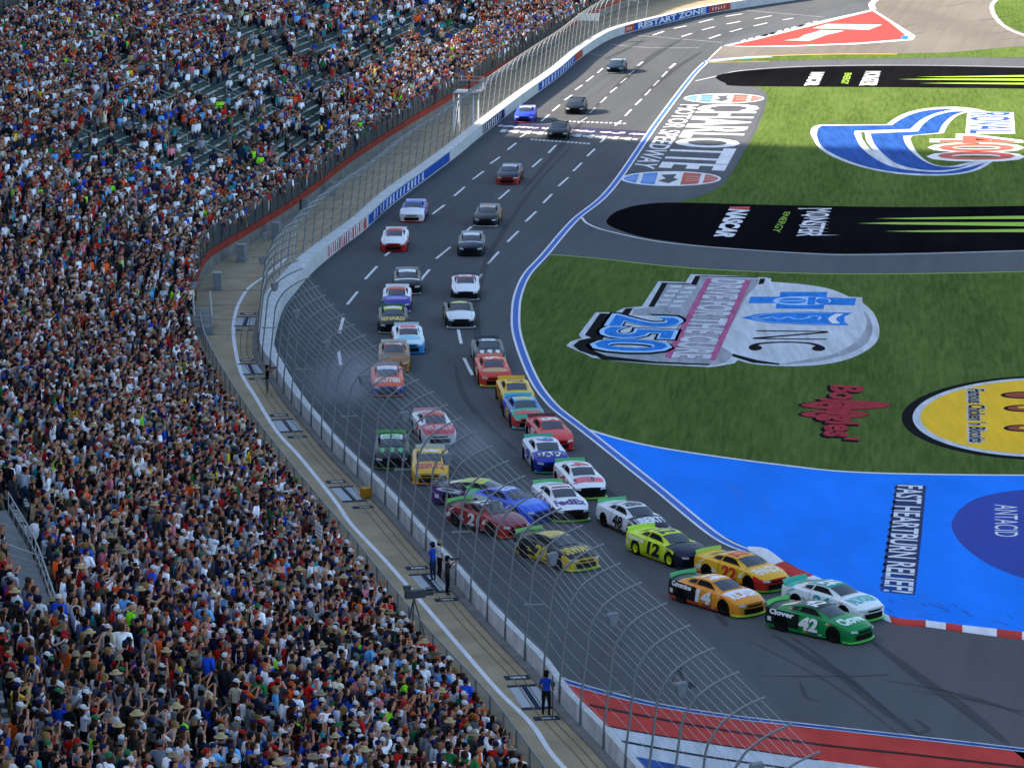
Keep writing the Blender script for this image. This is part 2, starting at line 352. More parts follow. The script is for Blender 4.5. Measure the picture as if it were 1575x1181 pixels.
# speedway name and striped ovals on the apron
name_paint = poly('apron_strip', [(1140, 137), (1166, 138), (1178, 146), (1172, 172), (1160, 202), (1146, 227), (1128, 257), (1110, 284), (1090, 297), (1060, 304), (1000, 307), (965, 300), (990, 262), (1050, 172), (1078, 138)], M_APRON, Z2, smooth=0)
tag(name_paint, 'painted apron strip carrying the speedway name', kind='structure')
K6 = ((930, 130), 5.83)
T('lettering', 'CHARLOTTE', [(1385, 182), (1060, 775), (500, 745), (875, 182)], M_WHITE, Z4, name_paint, *K6, bold=.028)
T('lettering', 'MOTOR SPEEDWAY', [(845, 186), (442, 762), (258, 738), (680, 184)], M_WHITE, Z4, name_paint, *K6, bold=.012)
def oval(cx, cy, a, b, sk):
    X = lambda q: [(930+x/5.83, 130+y/5.83) for x, y in q]
    E = lambda k: ell(cx, cy, a*k, b*k, 48)
    poly('painted_oval', X(ell(cx, cy, a, b, 48)), M_WHITE, Z3, name_paint)
    for nm, lo, hi, m in (('painted_field', -1, -.30, M_LBLUE2), ('painted_field', .22, 1, M_REDO)):
        q = [p for p in ell(cx, cy, a*.94, b*.86, 160)]
        P = [p for p in q if lo*a*.94 <= (p[0]-cx)-sk*(cy-p[1]) <= hi*a*.94]
        P.sort(key=lambda p: math.atan2((p[1]-cy)/b, (p[0]-cx-(lo+hi)/2*a)/a)); poly(nm, X(P), m, Z4, name_paint)
        s = -1 if lo < 0 else 1
        for k in (-.55, 0, .55): ribbon('painted_line', X([(cx+s*a*.3, cy+k*b*.55), (cx+s*a*.9, cy+k*b*.35)]), .12, M_WHITE, Z5, name_paint)
        ribbon('painted_line', X([(cx+s*a*.62+b*.25, cy-b*.72), (cx+s*a*.62-b*.25, cy+b*.72)]), .35, M_WHITE, Z5, name_paint)
    poly('painted_field', X([(cx-a*.2, cy-b*.5), (cx+a*.12, cy-b*.6), (cx+a*.05, cy-b*.1), (cx+a*.15, cy+b*.1), (cx-a*.05, cy+b*.65), (cx-a*.26, cy+b*.3), (cx-a*.1, cy)]), M_APRON, Z5, name_paint)
M_LBLUE2 = mat('sky_blue_paint', (.10, .26, .62), .6, noise=.1); M_REDO = mat('brick_red_paint', (.50, .11, .08), .6, noise=.1)
oval(1070, 128, 362, 44, .3); oval(594, 847, 450, 66, .3)
# ---- logo on the upper turf
K7 = ((1240, 140), 4.70); X7 = lambda q: [(1240+x/4.70, 140+y/4.70) for x, y in q]
poly('painted_emblem', X7([(30, 310), (40, 270), (90, 246), (580, 244), (640, 200), (740, 155), (880, 127), (1060, 117), (1220, 130), (1320, 155), (1320, 172), (1160, 157), (1090, 185), (1030, 240), (995, 308), (770, 325), (752, 350), (790, 430), (860, 500), (950, 540), (1050, 545), (1180, 520), (1350, 512), (1250, 570), (1100, 605), (880, 615), (650, 600), (430, 560), (220, 490), (90, 410)]), M_LILAC, Z3, turf2, curves=((0, 2), (3, 9), (11, 14), (16, 22), (22, 30)))
poly('painted_emblem', X7([(75, 320), (85, 275), (110, 255), (620, 250), (690, 205), (780, 165), (900, 140), (1080, 130), (930, 165), (830, 210), (750, 278), (350, 290), (345, 310), (390, 400), (480, 480), (620, 550), (800, 580), (1000, 587), (1170, 555), (1300, 520), (1200, 572), (1050, 600), (850, 602), (620, 585), (400, 540), (220, 470), (110, 400)]), M_RBLUE, Z4, turf2, curves=((3, 7), (7, 10), (12, 19), (19, 27)))
poly('painted_emblem', X7([(465, 310), (810, 295), (850, 240), (930, 185), (1040, 155), (1150, 150), (1060, 180), (990, 240), (955, 305), (700, 328), (715, 380), (770, 450), (860, 515), (960, 547), (1100, 550), (1210, 522), (1100, 562), (950, 577), (800, 567), (650, 525), (550, 450), (490, 380)]), M_RBLUE, Z4, turf2, curves=((1, 5), (5, 8), (9, 15), (15, 22)))
poly('painted_emblem', X7([(395, 300), (420, 300), (430, 360), (490, 445), (440, 400), (405, 345)]), M_GRASS, Z5, turf2)
poly('painted_emblem', X7([(1165, 150), (1500, 158), (1512, 312), (1290, 315), (1150, 310)]), M_LILAC, Z4, turf2)
T('lettering', 'ROVAL', [(1470, 160), (1482, 308), (1185, 308), (1190, 160)], M_RBLUE, Z5, turf2, *K7, bold=.01)
T('lettering_outline', '400', [(1515, 320), (1535, 508), (920, 505), (940, 320)], M_WHITE, Z4, turf2, *K7, bold=.06)
T('lettering', '400', [(1490, 328), (1500, 500), (960, 498), (975, 328)], M_REDO, Z5, turf2, *K7, bold=.02)
# ---- large emblem on the lower turf
KA = ((860, 400), 6.06); XA = lambda q: [(860+x/6.06, 400+y/6.06) for x, y in q]; B = lambda q: [(x+1454, y) for x, y in q]
poly('painted_emblem', XA([(65, 800), (110, 760), (210, 730), (180, 700), (340, 490), (520, 490), (600, 450), (770, 435), (925, 200), (1180, 210), (1225, 135), (1575, 148)]+B([(470, 165), (525, 175), (520, 205), (830, 230), (1080, 275), (1250, 345), (1370, 350), (1375, 400), (1480, 500), (1530, 640), (1500, 770), (1350, 880), (1150, 950), (900, 985), (600, 990), (350, 970), (210, 935), (180, 965), (0, 995)])+[(1400, 1000), (900, 975), (500, 940), (300, 910), (250, 880), (150, 840)]), M_LILAC, Z3, turf, curves=((14, 17), (19, 28)))
poly('painted_emblem', XA([(680, 515), (700, 460), (890, 440), (1010, 225), (1260, 232), (1320, 165)]+B([(410, 180), (390, 240), (300, 330), (50, 800), (160, 880), (150, 900), (100, 955), (0, 980)])+[(1000, 960), (460, 905), (420, 880), (900, 870), (1000, 770), (1120, 600), (1140, 540)]), M_GREYP, Z4, turf)
for q in ([(130, 800), (190, 750), (300, 728), (240, 702), (380, 500), (530, 505), (450, 640), (410, 740), (300, 800), (330, 850), (440, 895), (330, 895), (190, 850)], [(580, 503), (620, 455), (690, 450), (650, 512)], [(830, 440), (960, 215), (1015, 215), (885, 440)], [(1225, 232), (1270, 150), (1320, 150), (1280, 237)], [(330, 885), (900, 950), (1400, 972), (1400, 984), (880, 966), (400, 930)], B([(400, 232), (420, 176), (468, 178), (450, 225)]), B([(160, 875), (400, 938), (600, 968), (600, 980), (350, 960), (160, 900)]), [(960, 215), (1220, 222), (1220, 230), (960, 225)], B([(-150, 150), (400, 162), (400, 170), (-150, 158)])):
    poly('painted_emblem', XA(q), M_BLACKP, Z5, turf)
for i in range(5):
    for j in range(2):
        x0 = 1040-i*33+j*130-(i % 2)*0; y0 = 240+i*42+(20 if j else 0)-(8 if j else 0); poly('painted_check', XA([(x0, y0), (x0+110, y0), (x0+98, y0+22), (x0-12, y0+22)]), M_LILAC, Z5, turf)
for q in ([(1375, 170), (1435, 170), (1045, 925), (983, 905)], [(1724, 185), (1790, 195), (1454, 940), (1390, 935)]):
    poly('painted_stripe', XA(q), M_PINK, Z5, turf)
T('lettering', 'DRIVE FOR THE CURE', [(1728, 195), (1400, 925), (1052, 912), (1428, 182)], M_PINK, Z6, turf, *KA, bold=.05)
T('lettering', 'DRIVE FOR THE CURE', [(1722, 195), (1396, 925), (1056, 912), (1434, 182)], M_LILAC, Z7, turf, *KA, bold=.035)
T('lettering_outline', '250', [(1140, 530), (985, 880), (280, 850), (520, 505)], M_BLACKP, Z5, turf, *KA, bold=.07)
T('lettering_outline', '250', [(1135, 540), (985, 868), (295, 842), (520, 512)], M_PALEBLUE, Z6, turf, *KA, bold=.045)
T('lettering', '250', [(1122, 548), (975, 860), (315, 834), (535, 520)], M_LBLUE, Z7, turf, *KA, bold=.015)
XB = lambda q: XA(B(q))
poly('painted_emblem', XB([(1380, 470), (1450, 560), (1465, 680), (1385, 800), (1200, 890), (900, 955), (600, 975), (850, 930), (1100, 880), (1290, 780), (1400, 650), (1410, 560)]), M_GREYP, Z4, turf, smooth=4)
poly('painted_cross', XB([(330, 345), (600, 345), (610, 300), (1045, 300), (1040, 352), (1315, 360), (1300, 425), (1020, 420), (1010, 460), (560, 455), (575, 405), (310, 405)]), M_LBLUE, Z4, turf)
poly('painted_emblem', XB(ell(810, 384, 272, 42)), M_PALEBLUE, Z5, turf)
poly('painted_emblem', XB(ell(720, 384, 130, 26)), M_LBLUE, Z6, turf); poly('painted_emblem', XB(ell(1000, 386, 60, 26)), M_LBLUE, Z6, turf)
ribbon('painted_line', XB([(590, 384), (700, 384), (830, 384)]), .18, M_WHITE, Z7, turf); ribbon('painted_line', XB([(905, 350), (895, 420)]), .5, M_LBLUE, Z7, turf)
poly('painted_shield', XB([(245, 540), (400, 505), (600, 490), (900, 485), (1280, 495), (1205, 530), (1205, 575), (1250, 612), (800, 605), (500, 590), (350, 565)]), M_LBLUE, Z4, turf)
ribbon('painted_line', XB([(370, 540), (450, 550), (520, 535), (600, 552), (680, 535), (760, 555), (850, 545), (900, 525), (980, 535), (960, 560)]), .16, M_PALEBLUE, Z5, turf)
ribbon('painted_line', XB([(340, 538), (500, 505), (700, 497), (1090, 500)]), .12, M_PALEBLUE, Z5, turf)
ribbon('painted_line', XB([(340, 548), (500, 580), (700, 592), (1080, 598)]), .12, M_PALEBLUE, Z5, turf)
ribbon('painted_line', XB([(1160, 505), (1090, 550), (1130, 595)]), .5, M_WHITE, Z5, turf)
for q, w in (([(385, 663), (1050, 670)], .34), ([(1050, 676), (360, 733)], .42), ([(355, 735), (1040, 742)], .34)): ribbon('lettering', XB(q), w, M_BLACKP, Z5, turf)
ribbon('lettering', XB([(400, 835), (345, 812), (430, 780), (660, 768), (880, 780), (985, 815), (930, 842)]), .42, M_BLACKP, Z5, turf)
for c in ((375, 822), (965, 828)): poly('lettering', XB(ell(c[0], c[1], 62, 24)), M_BLACKP, Z6, turf)
# ---- script lettering and the yellow oval
K8 = ((1220, 560), 4.437); X8 = lambda q: [(1220+x/4.437, 560+y/4.437) for x, y in q]
M_DRED = mat('dark_red_paint', (.34, .022, .035), .65, noise=.25, nscale=3, stretch=(1, .2, 1))
T('lettering', "Bojangles'", [(470, 158), (425, 528), (120, 530), (180, 150)], M_BLACKP, Z3, turf, *K8, bold=.06, shear=.15)
T('lettering', "Bojangles'", [(485, 152), (440, 520), (140, 522), (200, 145)], M_DRED, Z7, turf, *K8, bold=.04, shear=.15)
for c in ((360, 282, 305, 30), (285, 345, 230, 28)):
    poly('lettering_stroke', X8(ell(c[0]-10, c[1], c[2]+15, c[3]+3)), M_BLACKP, Z3, turf); poly('lettering_stroke', X8(ell(*c)), M_DRED, Z5, turf)
    poly('lettering_stroke', X8(ell(c[0]-60, c[1], c[2]*.35, c[3]*.35)), M_BLACKP, Z6, turf)
poly('painted_oval', X8(ell(1740, 368, 1000, 288, 90)), M_BLACKP, Z3, turf)
poly('painted_oval', X8(ell(1740, 366, 925, 272, 90)), M_LILAC, Z4, turf)
poly('painted_oval', X8(ell(1740, 364, 872, 256, 90)), M_YEL, Z5, turf)
T('lettering', "Famous Chicken 'n Biscuits", [(1310, 172), (1325, 545), (1195, 540), (1185, 170)], M_LILAC, Z6, turf, *K8, bold=.05)
T('lettering', "Famous Chicken 'n Biscuits", [(1306, 176), (1320, 540), (1203, 535), (1192, 174)], M_BLACKP, Z7, turf, *K8, bold=.02)
for c in ((1560, 215, 145, 24), (1570, 305, 135, 24), (1570, 440, 135, 24)):
    poly('painted_drop', X8(ell(*c)), M_BLACKP, Z6, turf); poly('painted_drop', X8(ell(c[0]+10, c[1], c[2]-18, c[3]-6)), mat('brown_red_paint', (.30, .06, .03)), Z7, turf)
poly('painted_drop', X8(ell(1590, 300, 60, 8)), M_YEL, .048, turf); poly('painted_drop', X8(ell(1590, 440, 50, 8)), M_YEL, .048, turf)
# ---- blue runoff
blue = poly('painted_runoff', [(905, 662), (960, 678), (1040, 694), (1200, 716), (1330, 728), (1575, 732), (1900, 725), (2000, 990), (1575, 979), (1366, 950), (1300, 908), (1243, 883), (1179, 846), (1157, 846), (1100, 818), (1010, 745), (962, 706)], M_BLUEPAD, Z2)
tag(blue, 'bright blue painted runoff inside the turn', kind='structure')
ribbon('painted_line', [(905, 661), (960, 677), (1040, 693), (1200, 715), (1330, 727), (1575, 731), (1800, 728)], .28, M_WHITE, Z3, blue)
K9 = ((1330, 720), 5.62); X9 = lambda q: [(1330+x/5.62, 720+y/5.62) for x, y in q]
poly('painted_block', X9([(272, 142), (380, 140), (530, 155), (490, 600), (435, 1098), (240, 1080), (135, 1062), (200, 600)]), M_NAVY, Z3, blue)
for k in range(15):
    t = k/15; x = 272-135*t-14; y = 160+900*t; poly('painted_block', X9([(x, y), (x+30, y), (x+26, y+22), (x-6, y+22)]), M_NAVY, Z3, blue)
T('lettering', 'FAST HEARTBURN RELIEF!', [(500, 155), (412, 1085), (165, 1062), (285, 148)], M_WHITE, Z4, blue, *K9, bold=.015)
poly('painted_disc', X9([(750, 490), (775, 420), (830, 350), (930, 280), (1060, 235), (1220, 205), (1378, 190), (1700, 190), (2000, 330), (2050, 600), (1900, 900), (1650, 980), (1378, 950), (1200, 890), (1050, 820), (920, 730), (830, 650), (775, 570)]), M_DISC, Z3, blue, smooth=4)
T('lettering', 'ANTACID', [(1322, 322), (1328, 597), (1122, 590), (1122, 316)], M_WHITE, Z4, blue, *K9, bold=.0)
# ---- kerb in red and white blocks: a low raised strip
kerb = empty('track_kerb', tuple(G(1260, 900)), label='red and white striped kerb along the blue runoff', kind='structure')
U = cr([G(*p) for p in [(1150, 842), (1179, 844), (1210, 866), (1243, 881), (1300, 908), (1366, 947), (1424, 955), (1480, 962), (1533, 968), (1600, 975), (1700, 984)]], 10)
Lo = cr([G(*p) for p in [(1150, 847), (1172, 858), (1190, 872), (1222, 888), (1290, 918), (1371, 958), (1424, 964), (1480, 972), (1533, 979), (1600, 987), (1700, 997)]], 10)
cum = [0]
for i in range(1, len(U)): cum.append(cum[-1]+(Lo[i]-Lo[i-1]).length)
seg = 0; i0 = 0
blk = []
bounds = [0, 3.2, 6.2, 10.2, 13.5, 17, 20.5, 24, 27.2]
bounds += [cum[min(range(len(Lo)), key=lambda i: abs(PX(Lo[i].x, Lo[i].y)[0]-u))] for u in (1371, 1424, 1480, 1533, 1585, 1640, 1700)]
bounds = sorted(set(round(b, 2) for b in bounds))
for bi in range(len(bounds)-1):
    V, F = [], []; n = 7
    for j in range(n):
        s = bounds[bi]+(bounds[bi+1]-bounds[bi])*j/(n-1); i = min(range(len(cum)-1), key=lambda k: 0 if cum[k] <= s <= cum[k+1] else 1+abs(cum[k]-s)); t = (s-cum[i])/max(1e-6, cum[i+1]-cum[i])
        a = Lo[i].lerp(Lo[i+1], t); c = U[i].lerp(U[i+1], t); mid = a.lerp(c, .5)
        for p, z in ((a, .0), (a.lerp(c, .12), .05), (mid, .07), (c.lerp(a, .1), .06), (c, .0)): V.append((p.x, p.y, z+Z2))
        if j:
            for k in range(4): F.append(((j-1)*5+k, j*5+k, j*5+k+1, (j-1)*5+k+1))
    mk('kerb_block', V, upfaces(V, F), M_RED if bi % 2 else M_WHITE, kerb).matrix_parent_inverse = Matrix.Translation(-Vector(kerb.location))
# ---- red triangle
tri = poly('red_runoff', [(1112, 71), (1160, 60), (1210, 47), (1270, 31), (1343, 15), (1372, 33), (1408, 56), (1404, 62), (1320, 68.5), (1220, 72), (1150, 72.5)], M_WHITE, Z2)
tag(tri, 'red painted triangular runoff with white border at the far turn', kind='structure')
poly('painted_field', [(1121, 71), (1170, 60), (1222, 47), (1285, 31.5), (1342, 17.5), (1366, 33), (1392, 54), (1388, 61), (1320, 66.5), (1220, 70.5), (1150, 71.7)], M_REDB, Z3, tri)
poly('painted_block', [(1250, 44), (1273, 37.6), (1357, 38.8), (1336, 46.5)], M_WHITE, Z4, tri)
poly('painted_block', [(1206, 63), (1228, 60), (1236, 55), (1254, 50), (1262, 47), (1299, 48), (1283, 52), (1272, 54), (1262, 58), (1245, 63.5)], M_LILAC, Z4, tri)
poly('painted_block', [(1388, 55.5), (1397, 56), (1396, 61.5), (1385, 61.5)], M_LBLUE, Z4, tri)
ribbon('painted_line', [(1343, 15), (1341, 6), (1352, -3)], .8, M_WHITE, Z3, tri)
for k in range(11):
    u = 1140+k*11; v = 66.5-(u-1137)*.262; poly('painted_block', [(u, v-2.6), (u+7, v-4.4), (u+8, v-1.6), (u+1, v)], M_BLACKP if k in (3, 4, 8) else M_LILAC, Z4, tri)
# ---- striped runoff at the foot of the picture
def inside_wall(q): return q
run = poly('striped_runoff', [(862, 1047), (1013, 1085), (1241, 1117), (1420, 1136), (1575, 1155), (1700, 1170), (1700, 1300), (1100, 1335)]+[tuple(PX(*WALL.at(a, -.1).xy)[:2]) for a in np.arange(1, WALL.near(*G(880, 1060).xy), 2)], M_RED, Z2)
tag(run, 'red and white striped runoff by the near wall', kind='structure')
rw = [tuple(PX(*WALL.at(a, -.05).xy)[:2]) for a in np.arange(1, WALL.near(*G(945, 1118).xy), 1.5)]
poly('painted_field', rw+[(930, 1116), (1000, 1129), (1167, 1156), (1260, 1169), (1420, 1190), (1500, 1300), (1100, 1335)], M_LILAC, Z3, run)
rb = [tuple(PX(*WALL.at(a, -.05).xy)[:2]) for a in np.arange(1, WALL.near(*G(990, 1165).xy), 1.5)]
poly('painted_field', rb+[(980, 1164), (1040, 1176), (1120, 1192), (1300, 1300), (1100, 1335)], M_RBLUE, Z4, run)
M_SEAM = mat('dark_seam', (.03, .03, .035), .8)
ribbon('painted_line', [(905, 1084), (1000, 1103), (1101, 1121), (1260, 1145), (1400, 1160), (1575, 1180)], .22, M_SEAM, Z5, run)
ribbon('painted_line', [(955, 1140), (1040, 1156), (1120, 1169), (1220, 1183)], .22, M_SEAM, Z5, run)
ribbon('painted_line', [(936, 1117), (1000, 1129), (1167, 1155), (1260, 1169)], .16, M_SEAM, Z5, run)
for o, m, w in ((-.22, M_LILAC, .13), (0, M_RBLUE, .26), (.2, M_LILAC, .10)):
    ribbon('painted_line', [(858, 1043), (875, 1050), (940, 1068), (1013, 1085), (1120, 1102), (1241, 1116), (1420, 1136), (1575, 1154), (1700, 1170)], w, m, Z4, run, off=o)
# ---- inner double line of the track
a1 = IN.near(*G(1085, 97).xy)
for o, m, w in ((-.24, M_WHITE, .15), (0, M_RBLUE2 if 'M_RBLUE2' in globals() else mat('line_blue_paint', (.06, .16, .50), .6), .34), (.24, M_WHITE, .15)):
    P = [tuple(IN.at(a, o).xy) for a in np.arange(a1, IN.near(*G(1155, 848).xy), 1.0)]
    ribbon('painted_line', P, w, m, Z5, track, world=True, sm=0)
ribbon('painted_line', [(1085, 97), (1098, 84), (1110, 72.5)], .15, M_WHITE, Z3, track)
# ---- dashed lane lines
D = '''698.6,302,714.9,288 665,330,684,315.6 592,394,611,379 561.6,430,580,410 534,469,550,449 522,513,528,489 520.5,539,524,562 727,276.6,743.8,264 754,252.5,769,242 780.7,231,794,220.5 799.5,212,811,205 832.5,187,844.7,177 849.8,171.4,861,162 868.5,154.7,879.8,146.8 885,139,895.5,131.5 902,126,912.8,117.5 919,113,927,105.7
767,307,783.6,292.6 707,365,725.6,349 670.8,398.5,692.5,380.6 645,434,660.6,415 818.7,257.6,833,245 843.4,236,855,224 868,213,878,203 889.4,190,903.6,181 906.7,175,915.8,165.7 923,159,932.7,150 938.8,143,948.7,134.8 954,128.7,963.6,121 967.6,115,975.8,108.8 980.9,102,989,95.6
835.4,313,849,299 808.4,341.4,824.6,326 780.5,372.5,797.4,356 750,406.4,767,388 727,441,741,422 704.7,507,709.4,529 713.5,551,726.7,577.6 858.9,287,874,273.4 881.7,263.9,894.9,251 903,241,914.8,229.7 923.5,219.6,930.7,212.8 946,194,955.5,186 961.5,179,971,169 977.4,162,987,153 992,147.4,1001,137.6 1005,133,1013.8,124 1018.5,119,1026,110.8 1030,105.7,1038.4,98.6
1004,54.9,1021,49 1036,44.6,1056,40.5 1075,35.4,1096.6,30 1116,26,1142,22 1048.6,57,1064,52 1080,46.9,1099,42 1117.6,37.7,1138.9,33.6 1160.6,29.7,1186.9,25 1091,59.9,1108,54 1122.9,49.8,1141,44.6 1159.4,40.7,1180.5,35.9 1204,31.5,1220,28.6'''.split()
V, F = [], []
for d in D:
    a, b_, c, e = map(float, d.split(',')); p, q = G(a, b_), G(c, e); t = (q-p).normalized(); n = Vector((t.y, -t.x, 0))*.10; k = len(V)
    if p.y > 380: n = n*1.6
    V += [p-n, p+n, q+n, q-n]; F.append((k, k+1, k+2, k+3))
for v in V: v.z = Z4
mk('lane_dashes', V, upfaces(V, F), M_WHITE, track)
for q, w in (([(961, 53.7), (1040, 60), (1111, 66)], .3), ([(1128, 15), (1268, 27)], .3), ([(940, 69), (1000, 74), (1075, 74)], .35), ([(905, 84), (925, 86)], .3)): ribbon('painted_line', q, w, M_GREYP, Z3, track)
# ---- start and finish band
sf = mat('finish_paint', (.60, .60, .62), .6, noise=.12, nscale=2)
M_PURP = mat('purple_paint', (.05, .045, .10), .6)
def band(u0, v0, u1, v1, h, m, z, bumps=0):
    P = [(u0, v0-h/2), (u1, v1-h/2), (u1-h*.9, v1+h/2), (u0-h*.9, v0+h/2)]; poly('finish_band', P, m, z, track)
band(772, 193, 1000, 207, 9, M_PURP, Z2); 
for k in range(30):
    u = 768+k*7.4+rng.uniform(-1, 1); v = 195.5+(u-768)*.062; 
    if rng.random() < .8: band(u, v-1.5+rng.uniform(-1, 1), u+7+rng.uniform(0, 4), v-1+rng.uniform(-1, 1), rng.uniform(1.2, 2.6), sf, Z4+.0004*k)
for k in range(22):
    u = 772+k*9.6; v = 201.5+(u-772)*.066; band(u, v, u+8.5, v+.5, 2.4 if k % 2 else 4.2, sf, Z4+.0006*k)
for k in range(14): u = 868+k*7; v = 187+(u-868)*.04; band(u, v, u+4.5, v+.2, 1.8, sf, Z4+.0006*k)
for k in range(15): u = 817+k*6.2; v = 215+(u-817)*.075; band(u, v, u+4.2, v+.3, 2.0, sf, Z4+.0006*k)
# ---- rubber marks
X10 = lambda q: [(1040+x/2.944, 790+y/2.944) for x, y in q]
for q, w in (([(440, 550), (620, 660), (760, 740), (900, 860), (1095, 1005)], .55), ([(890, 580), (1100, 740), (1300, 880), (1510, 1050)], .6), ([(520, 560), (640, 640), (830, 790), (1000, 930)], .22), ([(380, 733), (600, 737), (850, 735), (970, 728)], .28), ([(920, 750), (1200, 800), (1400, 850), (1575, 915)], .3), ([(1180, 790), (1400, 860), (1800, 940)], .25), ([(560, 760), (590, 830), (660, 850)], .2), ([(180, 460), (215, 490), (225, 510)], .3), ([(1080, 930), (1140, 980), (1090, 1000), (1180, 1010)], .3), ([(1150, 940), (1240, 990)], .25), ([(1060, 800), (1280, 835), (1400, 850)], .16), ([(300, 560), (700, 770), (1020, 1010)], .14)):
    ribbon('rubber_mark', X10(q), w, M_SKID, Z5, track, taper=True)
for q, w in (([(880, 225), (820, 290), (760, 380), (735, 450), (735, 520), (760, 590), (850, 690), (1000, 800)], .5), ([(930, 150), (880, 205), (800, 300)], .5), ([(1050, 60), (1000, 90), (940, 140)], .8), ([(1080, 80), (1040, 105), (985, 150)], .6), ([(700, 560), (720, 620), (800, 700)], .35), ([(860, 690), (940, 770), (1010, 820)], .5), ([(975, 44), (1040, 40), (1120, 24)], .5), ([(990, 62), (960, 78), (930, 92)], .6), ([(540, 560), (620, 640), (760, 760), (900, 870)], .3), ([(905, 92), (935, 90), (965, 93)], .25)):
    ribbon('rubber_mark', q, w, M_SKID, Z6, track, taper=True)
for k in range(26):
    u = rng.uniform(880, 1100); v = 700+(u-880)*.62+rng.uniform(30, 60) if k < 12 else rng.uniform(960, 1040)
    if k >= 12: u = 1420+rng.uniform(-90, 130); v = 925+(u-1420)*.06+rng.uniform(0, 25); 
    ribbon('rubber_mark', [(u, v), (u+rng.uniform(8, 25), v+rng.uniform(3, 9))], .10, M_SKID, Z6, blue if k >= 12 else track, sm=0)
for k in range(9):
    u = 1500+rng.uniform(-150, 200); v = rng.uniform(10, 70); 
    ribbon('rubber_mark', [(u, v), (u+30, v-3), (u+60, v-9)], .35, M_SKID, Z3, track, taper=True)

# ------------------------------------------------------------------ safety wall
M_WALL = mat('white_wall_paint', (.58, .60, .60), .6, noise=.16, nscale=1.2, detail=6)
M_WBACK = mat('wall_back_panels', (.42, .45, .46), .6, col2=(.80, .82, .84), nscale=1.1, stretch=(1.5, 1, .6), detail=6)
M_CONC = mat('walkway_concrete', (.36, .295, .19), .9, noise=.18, nscale=.5, detail=7)
M_CONC2 = mat('grey_concrete', (.20, .20, .19), .9, noise=.22, nscale=.8, detail=6)
M_STEEL = mat('galvanised_steel', (.25, .275, .29), .45, metal=.35, noise=.1, nscale=5)
M_DSTEEL = mat('dark_steel', (.07, .08, .09), .5, metal=.3)
WH = 1.0
wall = empty('safety_wall', tuple(WALL.at(5, 0)), label='white concrete barrier with blue banners along the outside of the track', cat='wall')
def setworld(o, parent):
    o.parent = parent; o.matrix_parent_inverse = Matrix.Translation(parent.location).inverted() if not parent.rotation_euler.z else parent.matrix_world.inverted()
    return o
bpy.context.view_layer.update()
aB = WALL.near(*G(434, 480).xy)                 # where the wall turns from one straight into the other
def wprof(a):
    t = WALL.ext(a); h = .86+.14*min(1, max(0, (a-aB+20)/30)); return [(0, 0), (0, h), (-t*.45, h+.015), (-t, h), (-t, 0)]
w1 = sweep('barrier', WALL, wprof, None, step=1.0, mats=[M_WALL, M_WBACK], fmf=lambda i, j: 1 if j == 3 else 0); w1.parent = wall; w1.matrix_parent_inverse = Matrix.Translation(-wall.location)
def cap(o, par=wall): o.parent = par; o.matrix_parent_inverse = Matrix.Translation(-Vector(par.location)); return o
def wpanel(name, u0, v0, u1, v1, m, z0=.10, z1=.88, o=.012):
    a0 = WALL.near(*G(u0, v0).xy); a1_ = WALL.near(*G(u1, v1).xy); n = max(2, int(abs(a1_-a0)/.7)); V, F = [], []
    for i in range(n+1):
        a = a0+(a1_-a0)*i/n; V += [WALL.at(a, o, z0), WALL.at(a, o, z1)]
        if i: k = 2*i; F.append((k-2, k, k+1, k-1))
    return cap(mk(name, V, F, m))
M_BBLUE = mat('banner_blue', (.02, .09, .42), .5, noise=.12, nscale=2); M_BRED = mat('banner_red', (.50, .09, .06), .5, noise=.1); M_BWHITE = mat('banner_white', (.74, .78, .84), .5)
wpanel('banner_panel', 566, 349, 690, 250, M_BBLUE); wpanel('banner_panel', 826, 142, 884, 97, M_BBLUE)
wpanel('banner_panel', 500, 399, 563, 352, M_BRED); wpanel('banner_panel', 884, 97, 895, 88, M_BRED)
wpanel('banner_panel', 742, 208, 775, 182, mat('banner_black', (.03, .03, .04), .5))
wpanel('banner_panel', 961, 53, 977, 49, M_BRED, z1=.94); wpanel('banner_panel', 977, 49, 1089, 22, M_BBLUE, z1=.98); wpanel('banner_panel', 1089, 22, 1119, 16, M_BRED, z1=.94)
def wstrokes(name, u0, v0, u1, v1, n, m, f=.5, sl=.15, z0=.2, z1=.8):
    a0 = WALL.near(*G(u0, v0).xy); a1_ = WALL.near(*G(u1, v1).xy); V, F = [], []; st = (a1_-a0)/n
    for i in range(n):
        a = a0+st*i+rng.uniform(-.1, .1)*st; q = len(V); w = st*f*rng.uniform(.7, 1.2)
        V += [WALL.at(a, .02, z0), WALL.at(a+w, .02, z0), WALL.at(a+w+sl*st, .02, z1), WALL.at(a+sl*st, .02, z1)]; F.append((q, q+1, q+2, q+3))
        if i % 3 == 1: q = len(V); V += [WALL.at(a+w, .02, z1-.14), WALL.at(a+w*1.7, .02, z1-.14), WALL.at(a+w*1.7, .02, z1), WALL.at(a+w, .02, z1)]; F.append((q, q+1, q+2, q+3))
        if i % 4 == 2: q = len(V); V += [WALL.at(a+w, .02, z0), WALL.at(a+w*1.6, .02, z0), WALL.at(a+w*1.6, .02, z0+.13), WALL.at(a+w, .02, z0+.13)]; F.append((q, q+1, q+2, q+3))
    return cap(mk(name, V, F, m))
wstrokes('banner_letters', 575, 342, 655, 278, 15, M_BWHITE, .38); wstrokes('banner_letters', 830, 139, 882, 98, 12, M_BWHITE, .4)
wstrokes('banner_stripes', 500, 399, 560, 355, 17, M_BWHITE, .5, 0, .10, .86); wstrokes('banner_letters', 744, 207, 773, 184, 9, M_BWHITE, .35)
